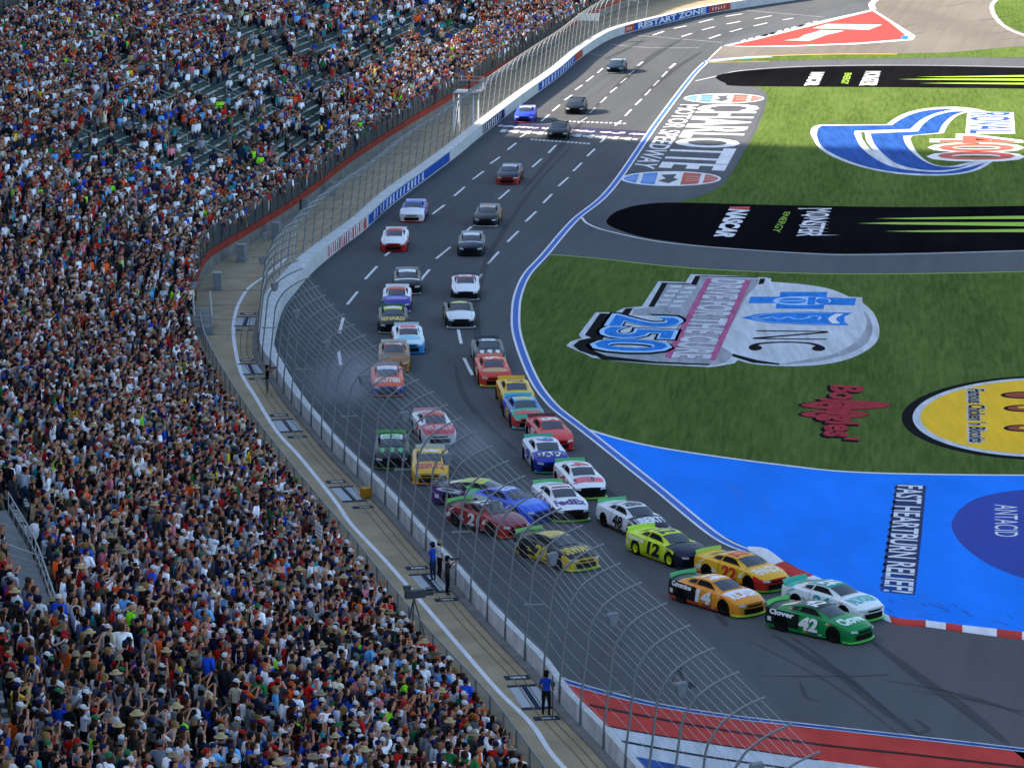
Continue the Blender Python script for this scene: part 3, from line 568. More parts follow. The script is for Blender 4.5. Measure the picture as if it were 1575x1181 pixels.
def wtext(name, s, u0, v0, u1, v1, m, z0, z1, bold=.03):
    a0 = WALL.near(*G(u0, v0).xy); a1_ = WALL.near(*G(u1, v1).xy); V, F, _ = textmesh(s, bold, 2)
    return cap(mk(name, [WALL.at(a0+(a1_-a0)*x, .025, z0+(z1-z0)*y) for x, y in V], F, m))
wtext('banner_letters', 'RESTART ZONE', 983, 47, 1086, 22.5, M_BWHITE, .22, .86, .04)
wstrokes('banner_letters', 963, 52.5, 976, 49.5, 4, M_BWHITE, .3, 0, .35, .7); wstrokes('banner_letters', 1094, 21, 1115, 17, 5, M_BWHITE, .3, 0, .35, .7)

# ------------------------------------------------------------------ walkway
FPTS = [(11, 76), (9, 87), (7, 97), (5, 107), (3.5, 114.5)]+[tuple(G(*p).xy) for p in [(880, 1290), (815, 1198), (748, 1108), (652, 1002), (573, 903), (540, 860), (500, 812), (455, 757), (420, 712), (385, 665), (350, 610), (330, 575), (312, 535), (305, 500), (300, 470), (304, 448), (318, 420), (345, 400), (395, 370), (461, 327), (540, 265), (609, 219), (672, 180), (721, 150), (784, 112), (850, 72), (915, 32), (965, 10), (1030, -5), (1110, -18), (1200, -30)]]
FR = Curve(FPTS, .5)
wk = [tuple(FR.at(a, -.3).xy) for a in np.arange(0, FR.L, 2)]+[tuple(WALL.at(a, -.1-WALL.ext(a)*.5).xy) for a in np.arange(WALL.L, 0, -2)]
walk = poly('walkway', wk, M_CONC, .010, world=True); tag(walk, 'tan concrete walkway between the grandstand and the wall', kind='structure')
WL = [(1000, 1300), (864, 1177), (818, 1114), (765, 1061), (705, 992), (662, 942), (596, 866), (540, 806), (515, 770), (462, 704), (426, 664), (393, 611), (370, 571), (359, 515), (363, 479), (374, 455), (386, 440), (409, 424), (440, 398)]
ribbon('painted_line', WL, .22, M_WHITE, .020, walk)
M_JOINT = mat('dark_joint', (.14, .12, .09), .9)  # one even darker tone for the walkway joint lines
M_RUST = mat('rust_stain', (.22, .16, .10), .9)
aW0 = WALL.near(*G(1000, 1240).xy)
for off, w, m in ((-.75, .05, M_JOINT), (-1.15, .06, M_RUST)):
    P = [tuple(WALL.at(a, off-WALL.ext(a)).xy) for a in np.arange(2, aB, 1.5)]; ribbon('joint', P, w, m, .022, walk, world=True, sm=0)
# raised plinth at the foot of the wall
sweep('plinth', WALL, lambda a: [(-WALL.ext(a)-.01, 0), (-WALL.ext(a)-.01, .12), (-WALL.ext(a)-.38, .10), (-WALL.ext(a)-.40, 0)], M_CONC2, walk, 0, aB+5)
for a in np.arange(aB-8, aB+190, 5.5):
    b_ = FR.near(*WALL.at(a).xy); p, q = WALL.at(a, -1.0), FR.at(b_, .3); ribbon('joint', [tuple(p.xy), tuple(q.xy)], .09, M_JOINT, .022, walk, world=True, sm=0)
# painted marks on the walkway
M_PMARK = mat('pale_mark_paint', (.42, .47, .50), .7); M_DMARK = mat('dark_mark_paint', (.025, .04, .07), .7)
for (u, v) in [(378, 495), (386, 568), (442, 655), (536, 760), (662, 897), (816, 1072)]:
    c = G(u, v); a = WALL.near(c.x, c.y); t = Vector((*[np.interp(a, WALL.s, WALL.t[:, i]) for i in (0, 1)], 0)).normalized(); n = Vector((t.y, -t.x, 0))
    def rect(c0, n0, n1, t0, t1, m, z): poly('painted_mark', [tuple((c0+n*x+t*y).xy) for x, y in ((n0, t0), (n1, t0), (n1, t1), (n0, t1))], m, z, walk, world=True)
    rect(c, -.60, .60, -1.75, 1.75, M_PMARK, .016)
    rect(c, -.66, .60, -1.85, -1.45, M_DMARK, .021); rect(c, -.66, .60, 1.5, 1.85, M_DMARK, .021); rect(c, -.10, .12, -1.45, 1.5, M_DMARK, .021)
    rect(c, -.55, .5, 2.6, 3.3, M_DMARK, .016); rect(c, -.3, .35, 2.8, 3.1, M_PMARK, .021)
    rect(c, -.45, .6, -3.4, -2.8, M_DMARK, .016); rect(c, -.1, .4, -3.2, -3.0, M_PMARK, .021)

M_SEAMT = bpy.data.materials.new('paving_seam'); M_SEAMT.use_nodes = True; p = M_SEAMT.node_tree.nodes['Principled BSDF']; p.inputs['Base Color'].default_value = (.02, .02, .022, 1); p.inputs['Alpha'].default_value = .35
for off in (3.6, 7.3, 11.0):
    P = [tuple(WALL.at(a, off).xy) for a in np.arange(60 if off > 4 else 45, WALL.L-6, 2)]; ribbon('paving_seam', P, .07, M_SEAMT, Z2+.001, track, world=True, sm=0)
M_DUST = bpy.data.materials.new('tyre_dust'); M_DUST.use_nodes = True; nt = M_DUST.node_tree; p = nt.nodes['Principled BSDF']; p.inputs['Base Color'].default_value = (.10, .11, .12, 1)
tc = nt.nodes.new('ShaderNodeTexCoord'); mp = nt.nodes.new('ShaderNodeMapping'); mp.inputs['Scale'].default_value = (1, .12, 1); nz = nt.nodes.new('ShaderNodeTexNoise'); nz.inputs['Scale'].default_value = .9; nz.inputs['Detail'].default_value = 8
mr = nt.nodes.new('ShaderNodeMapRange'); mr.inputs[1].default_value = .5; mr.inputs[2].default_value = .8; mr.inputs[4].default_value = .09
nt.links.new(tc.outputs['Object'], mp.inputs[0]); nt.links.new(mp.outputs[0], nz.inputs['Vector']); nt.links.new(nz.outputs[0], mr.inputs[0]); nt.links.new(mr.outputs[0], p.inputs['Alpha'])
poly('tyre_dust', [(905, 664), (960, 690), (1100, 730), (1230, 790), (1380, 880), (1500, 930), (1700, 950), (1700, 985), (1575, 977), (1366, 948), (1300, 906), (1243, 881), (1179, 846), (1100, 818), (1010, 745), (962, 706)], M_DUST, Z3, blue)

# ------------------------------------------------------------------ catch fence
fence = empty('catch_fence', tuple(WALL.at(5, -.5)), label='curved galvanised catch fence with cables leaning over the track', cat='fence')
PROF = [(0, 0), (.03, .9), (.15, 1.95), (.30, 3.25), (.42, 4.05), (.72, 4.62), (1.05, 5.0), (1.7, 5.42), (2.5, 5.75)]
prof = cr([(o, 0, z) for o, z in PROF], 4)
V0, F0 = [], []
tube(V0, F0, [(p.x, 0, p.z) for p in prof], [.048]*(len(prof)-8)+[.042]*8, 6)
box(V0, F0, (0, 0, .06), (.26, .22, .03)); pm = None
def fbase(a): return WALL.at(a, -WALL.ext(a)-.06, 0)
aMax = WALL.near(*G(1203, 4).xy); SP_ = 3.3; k = 0; arms = []
a = 1.0
posts = []
while a < min(WALL.L-1, 1+SP_*99):
    if pm is None:
        po = mk('fence_post', V0, F0, M_STEEL, fence, True); pm = po.data
    else: po = bpy.data.objects.new('fence_post', pm); C.objects.link(po); po.parent = fence
    po.matrix_parent_inverse = Matrix.Translation(-Vector(fence.location)); po.location = fbase(a); po.rotation_euler = (0, 0, WALL.ang(a)); posts.append(a)
    a += SP_; k += 1
L_end = posts[-1]
# cables
def along(name, o, z, r, m, a0, a1_, st=SP_/2, kk=4):
    n = int((a1_-a0)/st); V, F = [], []
    pts = [WALL.at(a0+(a1_-a0)*i/n, o-WALL.ext(a0+(a1_-a0)*i/n)-.06, z) for i in range(n+1)]
    tube(V, F, pts, r, kk, False); return mk(name, V, F, m, fence)
prs = [(p.x, p.z) for p in prof]; cl = np.r_[0, np.cumsum([math.dist(prs[i], prs[i+1]) for i in range(len(prs)-1)])]
M_CABLE = mat('steel_cable', (.42, .45, .47), .4, metal=.3)
for d in np.r_[np.arange(1.2, 4.0, .62), np.arange(4.0, cl[-1]+.01, .262)]:
    o = np.interp(d, cl, [p[0] for p in prs]); z = np.interp(d, cl, [p[1] for p in prs])
    c = along('cable', o+.06, z, .0115 if d > 4 else .010, M_CABLE, posts[0], L_end); c.matrix_parent_inverse = Matrix.Translation(-Vector(fence.location))
# chain link: a real diamond wire pattern as transparency
M_LINK = bpy.data.materials.new('chain_link'); M_LINK.use_nodes = True; nt = M_LINK.node_tree; p = nt.nodes['Principled BSDF']
p.inputs['Base Color'].default_value = (.30, .33, .34, 1); p.inputs['Metallic'].default_value = .2; p.inputs['Roughness'].default_value = .5; p.inputs['Alpha'].default_value = .045
def link_strip(zlo, zhi, name):
    n = int((L_end-posts[0])/1.6); V, F = [], []; ds = [d for d in np.linspace(zlo, zhi, 9)]
    for i in range(n+1):
        a = posts[0]+(L_end-posts[0])*i/n
        for d in ds:
            o = np.interp(d, cl, [q[0] for q in prs]); z = np.interp(d, cl, [q[1] for q in prs]); V.append(WALL.at(a, o-WALL.ext(a)+.0, z))
        if i:
            for j in range(8): F.append(((i-1)*9+j, (i-1)*9+j+1, i*9+j+1, i*9+j))
    o = mk(name, V, F, M_LINK, fence, True); o.matrix_parent_inverse = Matrix.Translation(-Vector(fence.location)); return o
link_strip(.05, cl[-1], 'chain_link_mesh')
# stub arms on every fourth post, lamp boxes on others
V1, F1 = [], []; tube(V1, F1, [(0, 0, 3.35), (-.75, 0, 3.36)], .035, 5); box(V1, F1, (-.75, 0, 3.36), (.12, .12, .10))
V2, F2 = [], []; box(V2, F2, (.35, 0, 5.22), (.50, .42, .52)); 
bm = bmesh.new(); me2 = bpy.data.meshes.new('x'); me2.from_pydata([tuple(v) for v in V2], [], F2); bm.from_mesh(me2)
for v in bm.verts:
    if v.co.z < 5.2: v.co.x = .35+(v.co.x-.35)*.55; v.co.y *= .7
    v.co.z += .15*(v.co.x-.35)
bmesh.ops.bevel(bm, geom=bm.edges[:], offset=.05, segments=2, affect='EDGES'); bm.to_mesh(me2); bm.free()
M_LAMP = mat('loudspeaker_grey', (.22, .245, .27), .6, noise=.15, nscale=4)
me2.materials.append(M_LAMP); armme = lampme = None
nl = 0
for i, a in enumerate(posts):
    if i % 4 == 1:
        if armme is None: o = mk('stub_arm', V1, F1, M_STEEL); armme = o.data
        else: o = bpy.data.objects.new('stub_arm', armme); C.objects.link(o)
        o.parent = fence; o.matrix_parent_inverse = Matrix.Translation(-Vector(fence.location)); o.location = fbase(a); o.rotation_euler = (0, 0, WALL.ang(a))
    if i % 3 == 0 and a < aB+6:
        o = bpy.data.objects.new('fence_loudspeaker', me2); C.objects.link(o); o.location = fbase(a)+Vector((0, 0, 0)); o.rotation_euler = (0, 0, WALL.ang(a)); nl += 1
        u, v, s_ = PX(*(fbase(a)).xy, 5.3)
        ww = ['first', 'second', 'third', 'fourth', 'fifth', 'sixth', 'seventh', 'eighth', 'ninth', 'tenth', 'eleventh', 'twelfth', 'thirteenth', 'fourteenth', 'fifteenth', 'sixteenth', 'seventeenth', 'eighteenth', 'nineteenth', 'twentieth']
        if -60 < u < 1640 and -60 < v < 1240:
            tag(o, 'grey loudspeaker box hung on catch fence, %s one up from the bottom edge' % (ww[min(19, nl-1)] if nl <= 20 else 'number %d' % nl), 'loudspeaker', 'grey loudspeaker boxes on the catch fence')
        else: bpy.data.objects.remove(o); nl -= 1
# fence camera tangled under a post
cm = empty('fence_camera', tuple(G(1060, 1160)), label='black remote camera hanging under a fence arch at lower right', cat='camera')
ic = min(posts, key=lambda a: abs(PX(*fbase(a).xy, 5.0)[0]+45-1060)+abs(PX(*fbase(a).xy, 5)[1]-1020)); cb = fbase(ic); cm.location = cb; cm.rotation_euler = (0, 0, WALL.ang(ic))
V, F = [], []; tube(V, F, [(1.25, .05, 5.1), (1.3, .25, 4.75), (1.45, .1, 4.5)], .05, 6); box(V, F, (1.3, .2, 4.85), (.12, .3, .12)); mk('mount', V, F, M_DSTEEL, cm)
V, F = [], []; box(V, F, (1.45, .1, 4.4), (.42, .24, .26)); tube(V, F, [(1.66, .1, 4.4), (1.85, .1, 4.36)], .09, 8); mk('camera_body', V, F, M_DSTEEL, cm)
V, F = [], []; tube(V, F, [(1.2, 0, 5.1), (1.0, .3, 4.5), (1.25, .35, 4.15), (1.5, .2, 4.3)], .018, 5); mk('cable_loop', V, F, M_DSTEEL, cm)

# ------------------------------------------------------------------ grandstand
stand = empty('grandstand', tuple(FR.at(60, -2)), label='huge stepped grandstand packed with spectators left of the track', cat='grandstand')
def sc(o): o.parent = stand; o.matrix_parent_inverse = Matrix.Translation(-Vector(stand.location)); return o
TR, RI, NR = .76, .32, 37
aG = FR.near(*G(303, 490).xy)                        # where the rail fence ends and the red wall starts
def z0(a): return .15+1.22*min(1, max(0, (a-aG+4)/10))
def sh(a): return -.85*min(1, max(0, 1-(a-aG+6)/8))
aF1 = FR.L
def stepprof(a):
    pr = [(0, 0)]; zz = z0(a)
    for i in range(NR): pr += [(-i*TR if i else 0, zz+i*RI), (-(i+1)*TR, zz+i*RI)]
    pr += [(-NR*TR, 0)]
    return [(o+sh(a), z) for o, z in pr]
M_STEP = mat('stand_concrete', (.21, .205, .19), .9, noise=.3, nscale=1.2, detail=6)
sc(sweep('terrace', FR, stepprof, M_STEP, step=2.0, close=False))
# seat rows: pans alternate pale and dark, backs dark green
M_SEATG = mat('seat_green', (.05, .085, .075), .6, noise=.3, nscale=4); M_SEATP = mat('seat_pale', (.55, .57, .52), .6, noise=.45, nscale=3); M_SEATT = mat('seat_tan', (.22, .17, .12), .6, noise=.3, nscale=3)
RX, AX = min(((r, a) for r in range(12, 34) for a in np.arange(5, 90, 1.5)), key=lambda q: math.dist(PX(*FR.at(q[1], sh(q[1])-q[0]*TR, z0(q[1])+q[0]*RI))[:2], (55, 880)))
XA0, XA1 = AX-9, AX+10
def on_aisle(a, r): return XA0 < a < XA1 and r in (RX, RX+1)
sc(sweep('cross_aisle', FR, lambda a: [(sh(a)-RX*TR-.05, z0(a)+RX*RI+.02), (sh(a)-RX*TR-.05, z0(a)+(RX+1)*RI+.03), (sh(a)-(RX+2)*TR, z0(a)+(RX+1)*RI+.03), (sh(a)-(RX+2)*TR, z0(a)+RX*RI+.02)], mat('aisle_concrete', (.26, .27, .26), .9, noise=.15), a0=XA0, a1=XA1))
V, F = [], []
for zz_ in (.5, 1.0): tube(V, F, [FR.at(a, sh(a)-(RX+.1)*TR, z0(a)+(RX+1)*RI+zz_) for a in np.arange(XA0, XA1, 1.5)], .03, 5)
for a in np.arange(XA0, XA1, 1.5): tube(V, F, [FR.at(a, sh(a)-(RX+.1)*TR, z0(a)+(RX+1)*RI), FR.at(a, sh(a)-(RX+.1)*TR, z0(a)+(RX+1)*RI+1.0)], .025, 5)
sc(mk('aisle_rail', V, F, mat('pale_handrail', (.42, .43, .42), .5)))
seat_a = np.arange(2, FR.L-1, .52)
SPTS = np.array([[*FR.at(a, sh(a)).xy] for a in seat_a]); SN = np.array([[np.interp(a, FR.s, FR.n[:, 0]), np.interp(a, FR.s, FR.n[:, 1])] for a in seat_a]); SZ = np.array([z0(a) for a in seat_a])
for r in range(NR-1):
    o0 = -(r*TR+.40); pos = SPTS+SN*o0; dep = pos[:, 1]
    vis = []
    V, F, fm = [], [], []
    zz = SZ+r*RI
    for i in range(len(seat_a)-1):
        x, y = pos[i]
        if y < 95 or y > 470 or x < -(y*.143)-6 or on_aisle(seat_a[i], r): continue
        n_ = Vector((*SN[i], 0)); t_ = Vector((-n_.y, n_.x, 0)); c_ = Vector((x, y, zz[i])); k = len(V); w = .225
        # pan (tipped up or down), back
        tip = rng.random() < .5
        V += [c_+t_*w+n_*.20+Vector((0, 0, .42)), c_-t_*w+n_*.20+Vector((0, 0, .42)), c_-t_*w-n_*.14+Vector((0, 0, .44)), c_+t_*w-n_*.14+Vector((0, 0, .44)),
              c_-t_*w-n_*.24+Vector((0, 0, .80)), c_+t_*w-n_*.24+Vector((0, 0, .80)), c_+t_*w+n_*.20+Vector((0, 0, .25)), c_-t_*w+n_*.20+Vector((0, 0, .25))]
        F += [(k, k+1, k+2, k+3), (k+3, k+2, k+4, k+5), (k, k+6, k+7, k+1)]
        q = rng.random(); fm += [1 if q < .62 else (2 if q < .8 else 0), 0, 0]
    if V: sc(mk('seat_row', V, F, None, mats=[M_SEATG, M_SEATP, M_SEATT], fm=fm))
# red edge, dark mesh, grey base at the front of the upper part
M_REDW = mat('red_front_wall', (.27, .048, .036), .8, noise=.2, nscale=1)
aU0 = aG+2
sc(sweep('red_fascia', FR, lambda a: [(.05, .86), (.05, z0(a)+.02), (-.2, z0(a)+.02), (-.2, .86)], M_REDW, a0=aU0, step=1.5))
sc(sweep('front_wall', FR, [(0, 0), (0, .86), (-.2, .86), (-.2, 0)], M_CONC2, a0=aU0, step=1.5))
M_MESH = bpy.data.materials.new('dark_wind_mesh'); M_MESH.use_nodes = True; p = M_MESH.node_tree.nodes['Principled BSDF']; p.inputs['Base Color'].default_value = (.03, .045, .05, 1); p.inputs['Alpha'].default_value = .8; p.inputs['Roughness'].default_value = .7
sc(sweep('wind_mesh', FR, lambda a: [(.0, z0(a)+.06), (.0, z0(a)+1.55)], M_MESH, a0=aU0, step=1.5, close=False))
V, F = [], []
for i, a in enumerate(np.arange(aU0, FR.L-2, 2.4)): tube(V, F, [FR.at(a, .03, z0(a)), FR.at(a, .03, z0(a)+1.6)], .03, 5)
tube(V, F, [FR.at(a, .03, z0(a)+1.58) for a in np.arange(aU0, FR.L-2, 1.2)], .03, 5)
sc(mk('front_railing', V, F, M_DSTEEL))
# rail fence of the near part
M_FPAN = bpy.data.materials.new('fence_panel_mesh'); M_FPAN.use_nodes = True; p = M_FPAN.node_tree.nodes['Principled BSDF']; p.inputs['Base Color'].default_value = (.20, .22, .23, 1); p.inputs['Alpha'].default_value = .45; p.inputs['Roughness'].default_value = .6
sc(sweep('rail_panels', FR, [(.06, .08), (.06, 1.1)], M_FPAN, a1=aG-3, step=1.5, close=False))
V, F = [], []
for a in np.arange(1, aG-3, 2.4): tube(V, F, [FR.at(a, .06, 0), FR.at(a, .06, 1.16)], .045, 6)
for z in (1.15, .1): tube(V, F, [FR.at(a, .06, z) for a in np.arange(1, aG-3, 1.2)], .035, 6)
sc(mk('rail_fence', V, F, M_STEEL))
# sloping aisle handrails
aisles = np.arange(8, FR.L-5, 13.0)
V, F = [], []
for a in aisles:
    for r0 in range(0, NR-4, 5):
        for da in (0,):
            pts = [FR.at(a+da, sh(a)-(r*TR+.4), z0(a)+r*RI+1.0) for r in (r0+1, r0+4)]
            for dz in (0, -.35): tube(V, F, [p+Vector((0, 0, dz)) for p in pts], .03, 5)
            for p in pts: tube(V, F, [p, p-Vector((0, 0, 1.0))], .028, 5)
sc(mk('handrails', V, F, mat('pale_handrail', (.42, .43, .42), .5)))
# top of the stand: rear wall and press building behind
V, F = [], []
sc(sweep('rear_wall', FR, lambda a: [(-NR*TR-1, z0(a)+NR*RI-.3), (-NR*TR-1, z0(a)+NR*RI+3.2), (-NR*TR-1.3, z0(a)+NR*RI+3.2), (-NR*TR-1.3, 0)], mat('rear_wall_green_grey', (.10, .11, .09), .8, noise=.15), step=4))
V, F = [], []
for a in np.arange(5, FR.L, 4.0): tube(V, F, [FR.at(a, -NR*TR-.85, z0(a)+NR*RI-.3), FR.at(a, -NR*TR-.85, z0(a)+NR*RI+4.5)], .09, 6)
sc(mk('rear_columns', V, F, M_STEEL))

# the tall tower stand behind, out of the picture, whose shadow covers the near half
TWX, TWY, TWH = -84, 347, 70
tower = empty('tower_grandstand', (TWX, 150, 0), label='tall upper tower grandstand rising beyond the left edge', cat='grandstand')
V, F = [], []; box(V, F, (TWX-11, 70, TWH/2-3), (20, 2*(TWY-70), TWH-6)); mk('tower_block', V, F, M_CONC2, tower).matrix_parent_inverse = Matrix.Translation(-Vector(tower.location))
V, F = [], []; box(V, F, (TWX-6, 70, TWH-1.5), (34, 2*(TWY-70), 1.2)); mk('roof', V, F, M_DSTEEL, tower).matrix_parent_inverse = Matrix.Translation(-Vector(tower.location))
V, F = [], []
for z in (12, 22, 32, 42, 52): box(V, F, (TWX-.8, 70, z), (.5, 2*(TWY-70)-4, 4))
mk('window_band', V, F, mat('tower_glass', (.03, .04, .05), .15), tower).matrix_parent_inverse = Matrix.Translation(-Vector(tower.location))

# ------------------------------------------------------------------ stock cars
def lerpt(x, xs, ys): return float(np.interp(x, xs, ys))
def ss(x, a, b): t = min(1, max(0, (x-a)/(b-a))); return t*t*(3-2*t)
XR, XN = -2.42, 2.42
def half_w(x): return lerpt(x, [-2.42, -2.2, -1.6, -.6, .4, 1.3, 1.9, 2.25, 2.42], [.86, .92, .975, .955, .955, .975, .95, .88, .78])
def belt(x): return lerpt(x, [-2.42, -1.6, -.9, 0, .9, 1.4, 1.9, 2.42], [.93, .945, .91, .88, .87, .83, .74, .58])
def crown(x): return lerpt(x, [-2.42, -1.8, .95, 1.4, 1.9, 2.2, 2.42], [1.02, 1.03, .97, .93, .85, .77, .66])
def ztop(x):
    xs = [-1.85, -1.45, -1.1, -.8, -.45, -.05, .2, .5, .8, 1.0]; ys = [1.03, 1.13, 1.215, 1.27, 1.305, 1.30, 1.26, 1.16, 1.045, .97]
    return max(crown(x), lerpt(x, xs, ys)) if -1.85 < x < 1.0 else crown(x)
def S(x, t):
    """body surface: x along the car, t 0..8 from sill (right hand half, y<0) up to the centre line"""
    w, zb, zc, zt = half_w(x), belt(x), crown(x), ztop(x); f = max(0, (zt-zc)/.32)
    ywb = lerpt(x, [-2.42, 2.42], [.78, .76])*w/.96
    P = [(w-.05, .10), (w, .26), (w+.012, .46), (w-.004, .46+(zb-.46)*.6), (w-.055, zb),
         (ywb*.97-.03*f, zb+.035+.02*f), (ywb*.78-.06*f*.8, zb+.05+(zt-.045-zb-.05)*(.0 if f == 0 else 1)) if f > 0 else (ywb*.78, zb+(zc-zb)*.62),
         (ywb*.42, zt-.018 if f > 0 else zb+(zc-zb)*.88), (0, zt)]
    if f > 0:
        fl = min(1, f*4); flat = (ywb*.78, zb+(zc-zb)*.62); roof = (.60-.02*f, zt-.05)
        P[6] = (flat[0]*(1-fl)+roof[0]*fl, flat[1]*(1-fl)+roof[1]*fl)
    i = min(7, int(t)); u = t-i; a, b_ = P[i], P[i+1]; y, z = a[0]+(b_[0]-a[0])*u, a[1]+(b_[1]-a[1])*u
    r = (abs(y)/.95); xo = x-.30*(r**2.6)*ss(x, 1.5, 2.42)+.10*(r**3)*ss(-x, 1.7, 2.42)
    return Vector((xo, -y, z))
def Sn(x, t, side=-1, off=0.0):
    e = .02; p = S(x, t); a = S(min(XN, x+e), t)-S(max(XR, x-e), t); b_ = S(x, min(7.999, t+e))-S(x, max(0, t-e)); n = a.cross(b_).normalized()
    if n.dot(Vector((0, -1, .25))) < 0 and t < 6: n = -n
    if t >= 6 and n.z < 0: n = -n
    p = p+n*off
    return Vector((p.x, p.y if side < 0 else -p.y, p.z))
WHX = (1.40, -1.40); WZ = .335; AR = .395
def body_mesh():
    xs = sorted(set([XR+(XN-XR)*i/66 for i in range(67)])); ts = [0, .5, 1, 1.5, 2, 2.5, 3, 3.5, 4, 4.5, 5, 5.5, 6, 6.5, 7, 7.5, 8]
    V, F, fm = [], [], []; nt_ = 2*len(ts)-1
    for x in xs:
        row = [Sn(x, t, -1) for t in ts]+[Sn(x, t, 1) for t in ts[:-1][::-1]]; V += row
    def slot(x, t):
        if t > 4 and x > .98: return 1                # hood
        if t > 5.9 and -1.0 < x < .22: return 2       # roof
        if t > 4 and x < -1.7: return 3               # deck lid
        if t <= 4 and x > 1.75: return 5              # nose sides
        if t <= 1.0: return 6                         # sill
        if t <= 4.2 and x < -.45: return 4            # rear quarter
        return 0
    for i in range(len(xs)-1):
        for j in range(nt_-1):
            jt = j if j < len(ts)-1 else nt_-2-j; t = (ts[jt]+ts[jt+1])/2; xm = (xs[i]+xs[i+1])/2
            q = (i*nt_+j, (i+1)*nt_+j, (i+1)*nt_+j+1, i*nt_+j+1); c = sum((V[k] for k in q), Vector())/4
            if t < 3.4 and any((c.x-wx)**2+(c.z-WZ)**2 < AR**2 for wx in WHX): continue
            F.append(q); fm.append(slot(xm, t))
    # snap the arch edge to a circle
    cnt = {}
    for f in F:
        for k in range(4): e = tuple(sorted((f[k], f[(k+1) % 4]))); cnt[e] = cnt.get(e, 0)+1
    for e, n in cnt.items():
        if n == 1:
            for k in e:
                v = V[k]
                for wx in WHX:
                    d = math.hypot(v.x-wx, v.z-WZ)
                    if d < AR*1.28 and v.z > .12: s_ = AR/d; v.x = wx+(v.x-wx)*s_; v.z = WZ+(v.z-WZ)*s_
    F.append(tuple(range(nt_))); fm.append(6); F.append(tuple((len(xs)-1)*nt_+j for j in range(nt_))[::-1]); fm.append(5)
    me = bpy.data.meshes.new('stock_car_body'); me.from_pydata([tuple(v) for v in V], [], F)
    for p, k in zip(me.polygons, fm): p.material_index = k
    bm = bmesh.new(); bm.from_mesh(me); bmesh.ops.recalc_face_normals(bm, faces=bm.faces); bm.to_mesh(me); bm.free()
    me.polygons.foreach_set('use_smooth', [True]*len(me.polygons))
    me.set_sharp_from_angle(angle=R(38)) if hasattr(me, 'set_sharp_from_angle') else None
    for k in range(7): me.materials.append(None)
    return me
def patch(x0, x1, t0, t1, off, nx=8, nt_=5, x0b=None, x1b=None, both=False, side=-1):
    """panel on the body between x0..x1 at t0 and x0b..x1b at t1; across=True spans both halves"""
    x0b = x0 if x0b is None else x0b; x1b = x1 if x1b is None else x1b; V, F = [], []
    T_ = [t0+(t1-t0)*j/nt_ for j in range(nt_+1)]
    if both: rows = [(t, -1) for t in T_]+[(t, 1) for t in T_[:-1][::-1]]
    else: rows = [(t, side) for t in T_]
    for i in range(nx+1):
        for (t, sd) in rows:
            u = (t-t0)/(t1-t0); a = x0+(x0b-x0)*u; b_ = x1+(x1b-x1)*u; V.append(Sn(a+(b_-a)*i/nx, t, sd, off))
        if i:
            m_ = len(rows)
            for j in range(m_-1): F.append(((i-1)*m_+j, i*m_+j, i*m_+j+1, (i-1)*m_+j+1))
    return V, F
def carpaint(h): return mat('car_paint_'+h.lstrip('#'), h, .42, .30, coat=.06)
M_GLASS = mat('car_glass', (.035, .045, .055), .08, .8); M_TYRE = mat('tyre_rubber', (.012, .012, .012), .8); M_RIM = mat('wheel_rim', (.05, .05, .05), .4, metal=.4)
M_WELL = mat('wheel_well', (.006, .006, .006), .9); M_NET = mat('window_net', (.02, .02, .022), .9); M_GRILLE = mat('car_grille', (.008, .008, .009), .5)
BODY = body_mesh()
def mm(name, V, F, m, smooth=False, hide=True):
    me = bpy.data.meshes.new(name); me.from_pydata([tuple(v) for v in V], [], F); me.materials.append(m)
    bm = bmesh.new(); bm.from_mesh(me); bmesh.ops.recalc_face_normals(bm, faces=bm.faces); bm.to_mesh(me); bm.free()
    if smooth: me.polygons.foreach_set('use_smooth', [True]*len(me.polygons))
    return me
CP_ = {}
CP_['windshield'] = mm('windshield', *patch(.24, .93, 6.12, 8, .012, both=True, x0b=.16, x1b=.97), M_GLASS, True)
CP_['rear_window'] = mm('rear_window', *patch(-1.75, -1.0, 6.3, 8, .012, both=True), M_GLASS, True)
CP_['side_window'] = [mm('side_window', *patch(-.62, .62, 5.12, 5.85, .012, x0b=-.5, x1b=.22, side=s_), M_NET) for s_ in (-1, 1)]
CP_['quarter_window'] = [mm('quarter_window', *patch(-1.28, -.72, 5.15, 5.8, .012, x0b=-1.0, x1b=-.6, side=s_), M_GLASS) for s_ in (-1, 1)]
# tyre and rim
V, F = [], []
def lathe(V, F, prof_, k=24):
    n0 = len(V)
    for i in range(k):
        a = 2*math.pi*i/k
        for (r, y) in prof_: V.append((r*math.cos(a), y, r*math.sin(a)))
        for j in range(len(prof_)-1): q = len(prof_); i2 = (i+1) % k; F.append((n0+i*q+j, n0+i*q+j+1, n0+i2*q+j+1, n0+i2*q+j))
lathe(V, F, [(.20, -.10), (.22, -.145), (.30, -.15), (.335, -.13), (.335, .13), (.30, .15), (.22, .145), (.20, .10)]); CP_['tyre'] = mm('tyre', V, F, M_TYRE, True)
RIMS = {}
def rim_mesh(h):
    if h in RIMS: return RIMS[h]
    V, F = [], []; lathe(V, F, [(0.001, -.09), (.06, -.10), (.10, -.075), (.17, -.085), (.20, -.13), (.215, -.14), (.21, .0), (.001, .0)], 20)
    RIMS[h] = mm('rim', V, F, mat('rim_'+h, h, .4, metal=.3), True); return RIMS[h]
V, F = [], []
for wx in WHX:
    for sy in (-1, 1):
        n0 = len(V); k = 16
        for i in range(k):
            a = 2*math.pi*i/k
            for y in (sy*.90, sy*.50): V.append((wx+.385*math.cos(a), y, WZ+.02+.385*math.sin(a)))
        for i in range(k): F.append((n0+2*i, n0+2*i+1, n0+2*((i+1) % k)+1, n0+2*((i+1) % k)))
        F.append(tuple(n0+2*i+1 for i in range(k)))
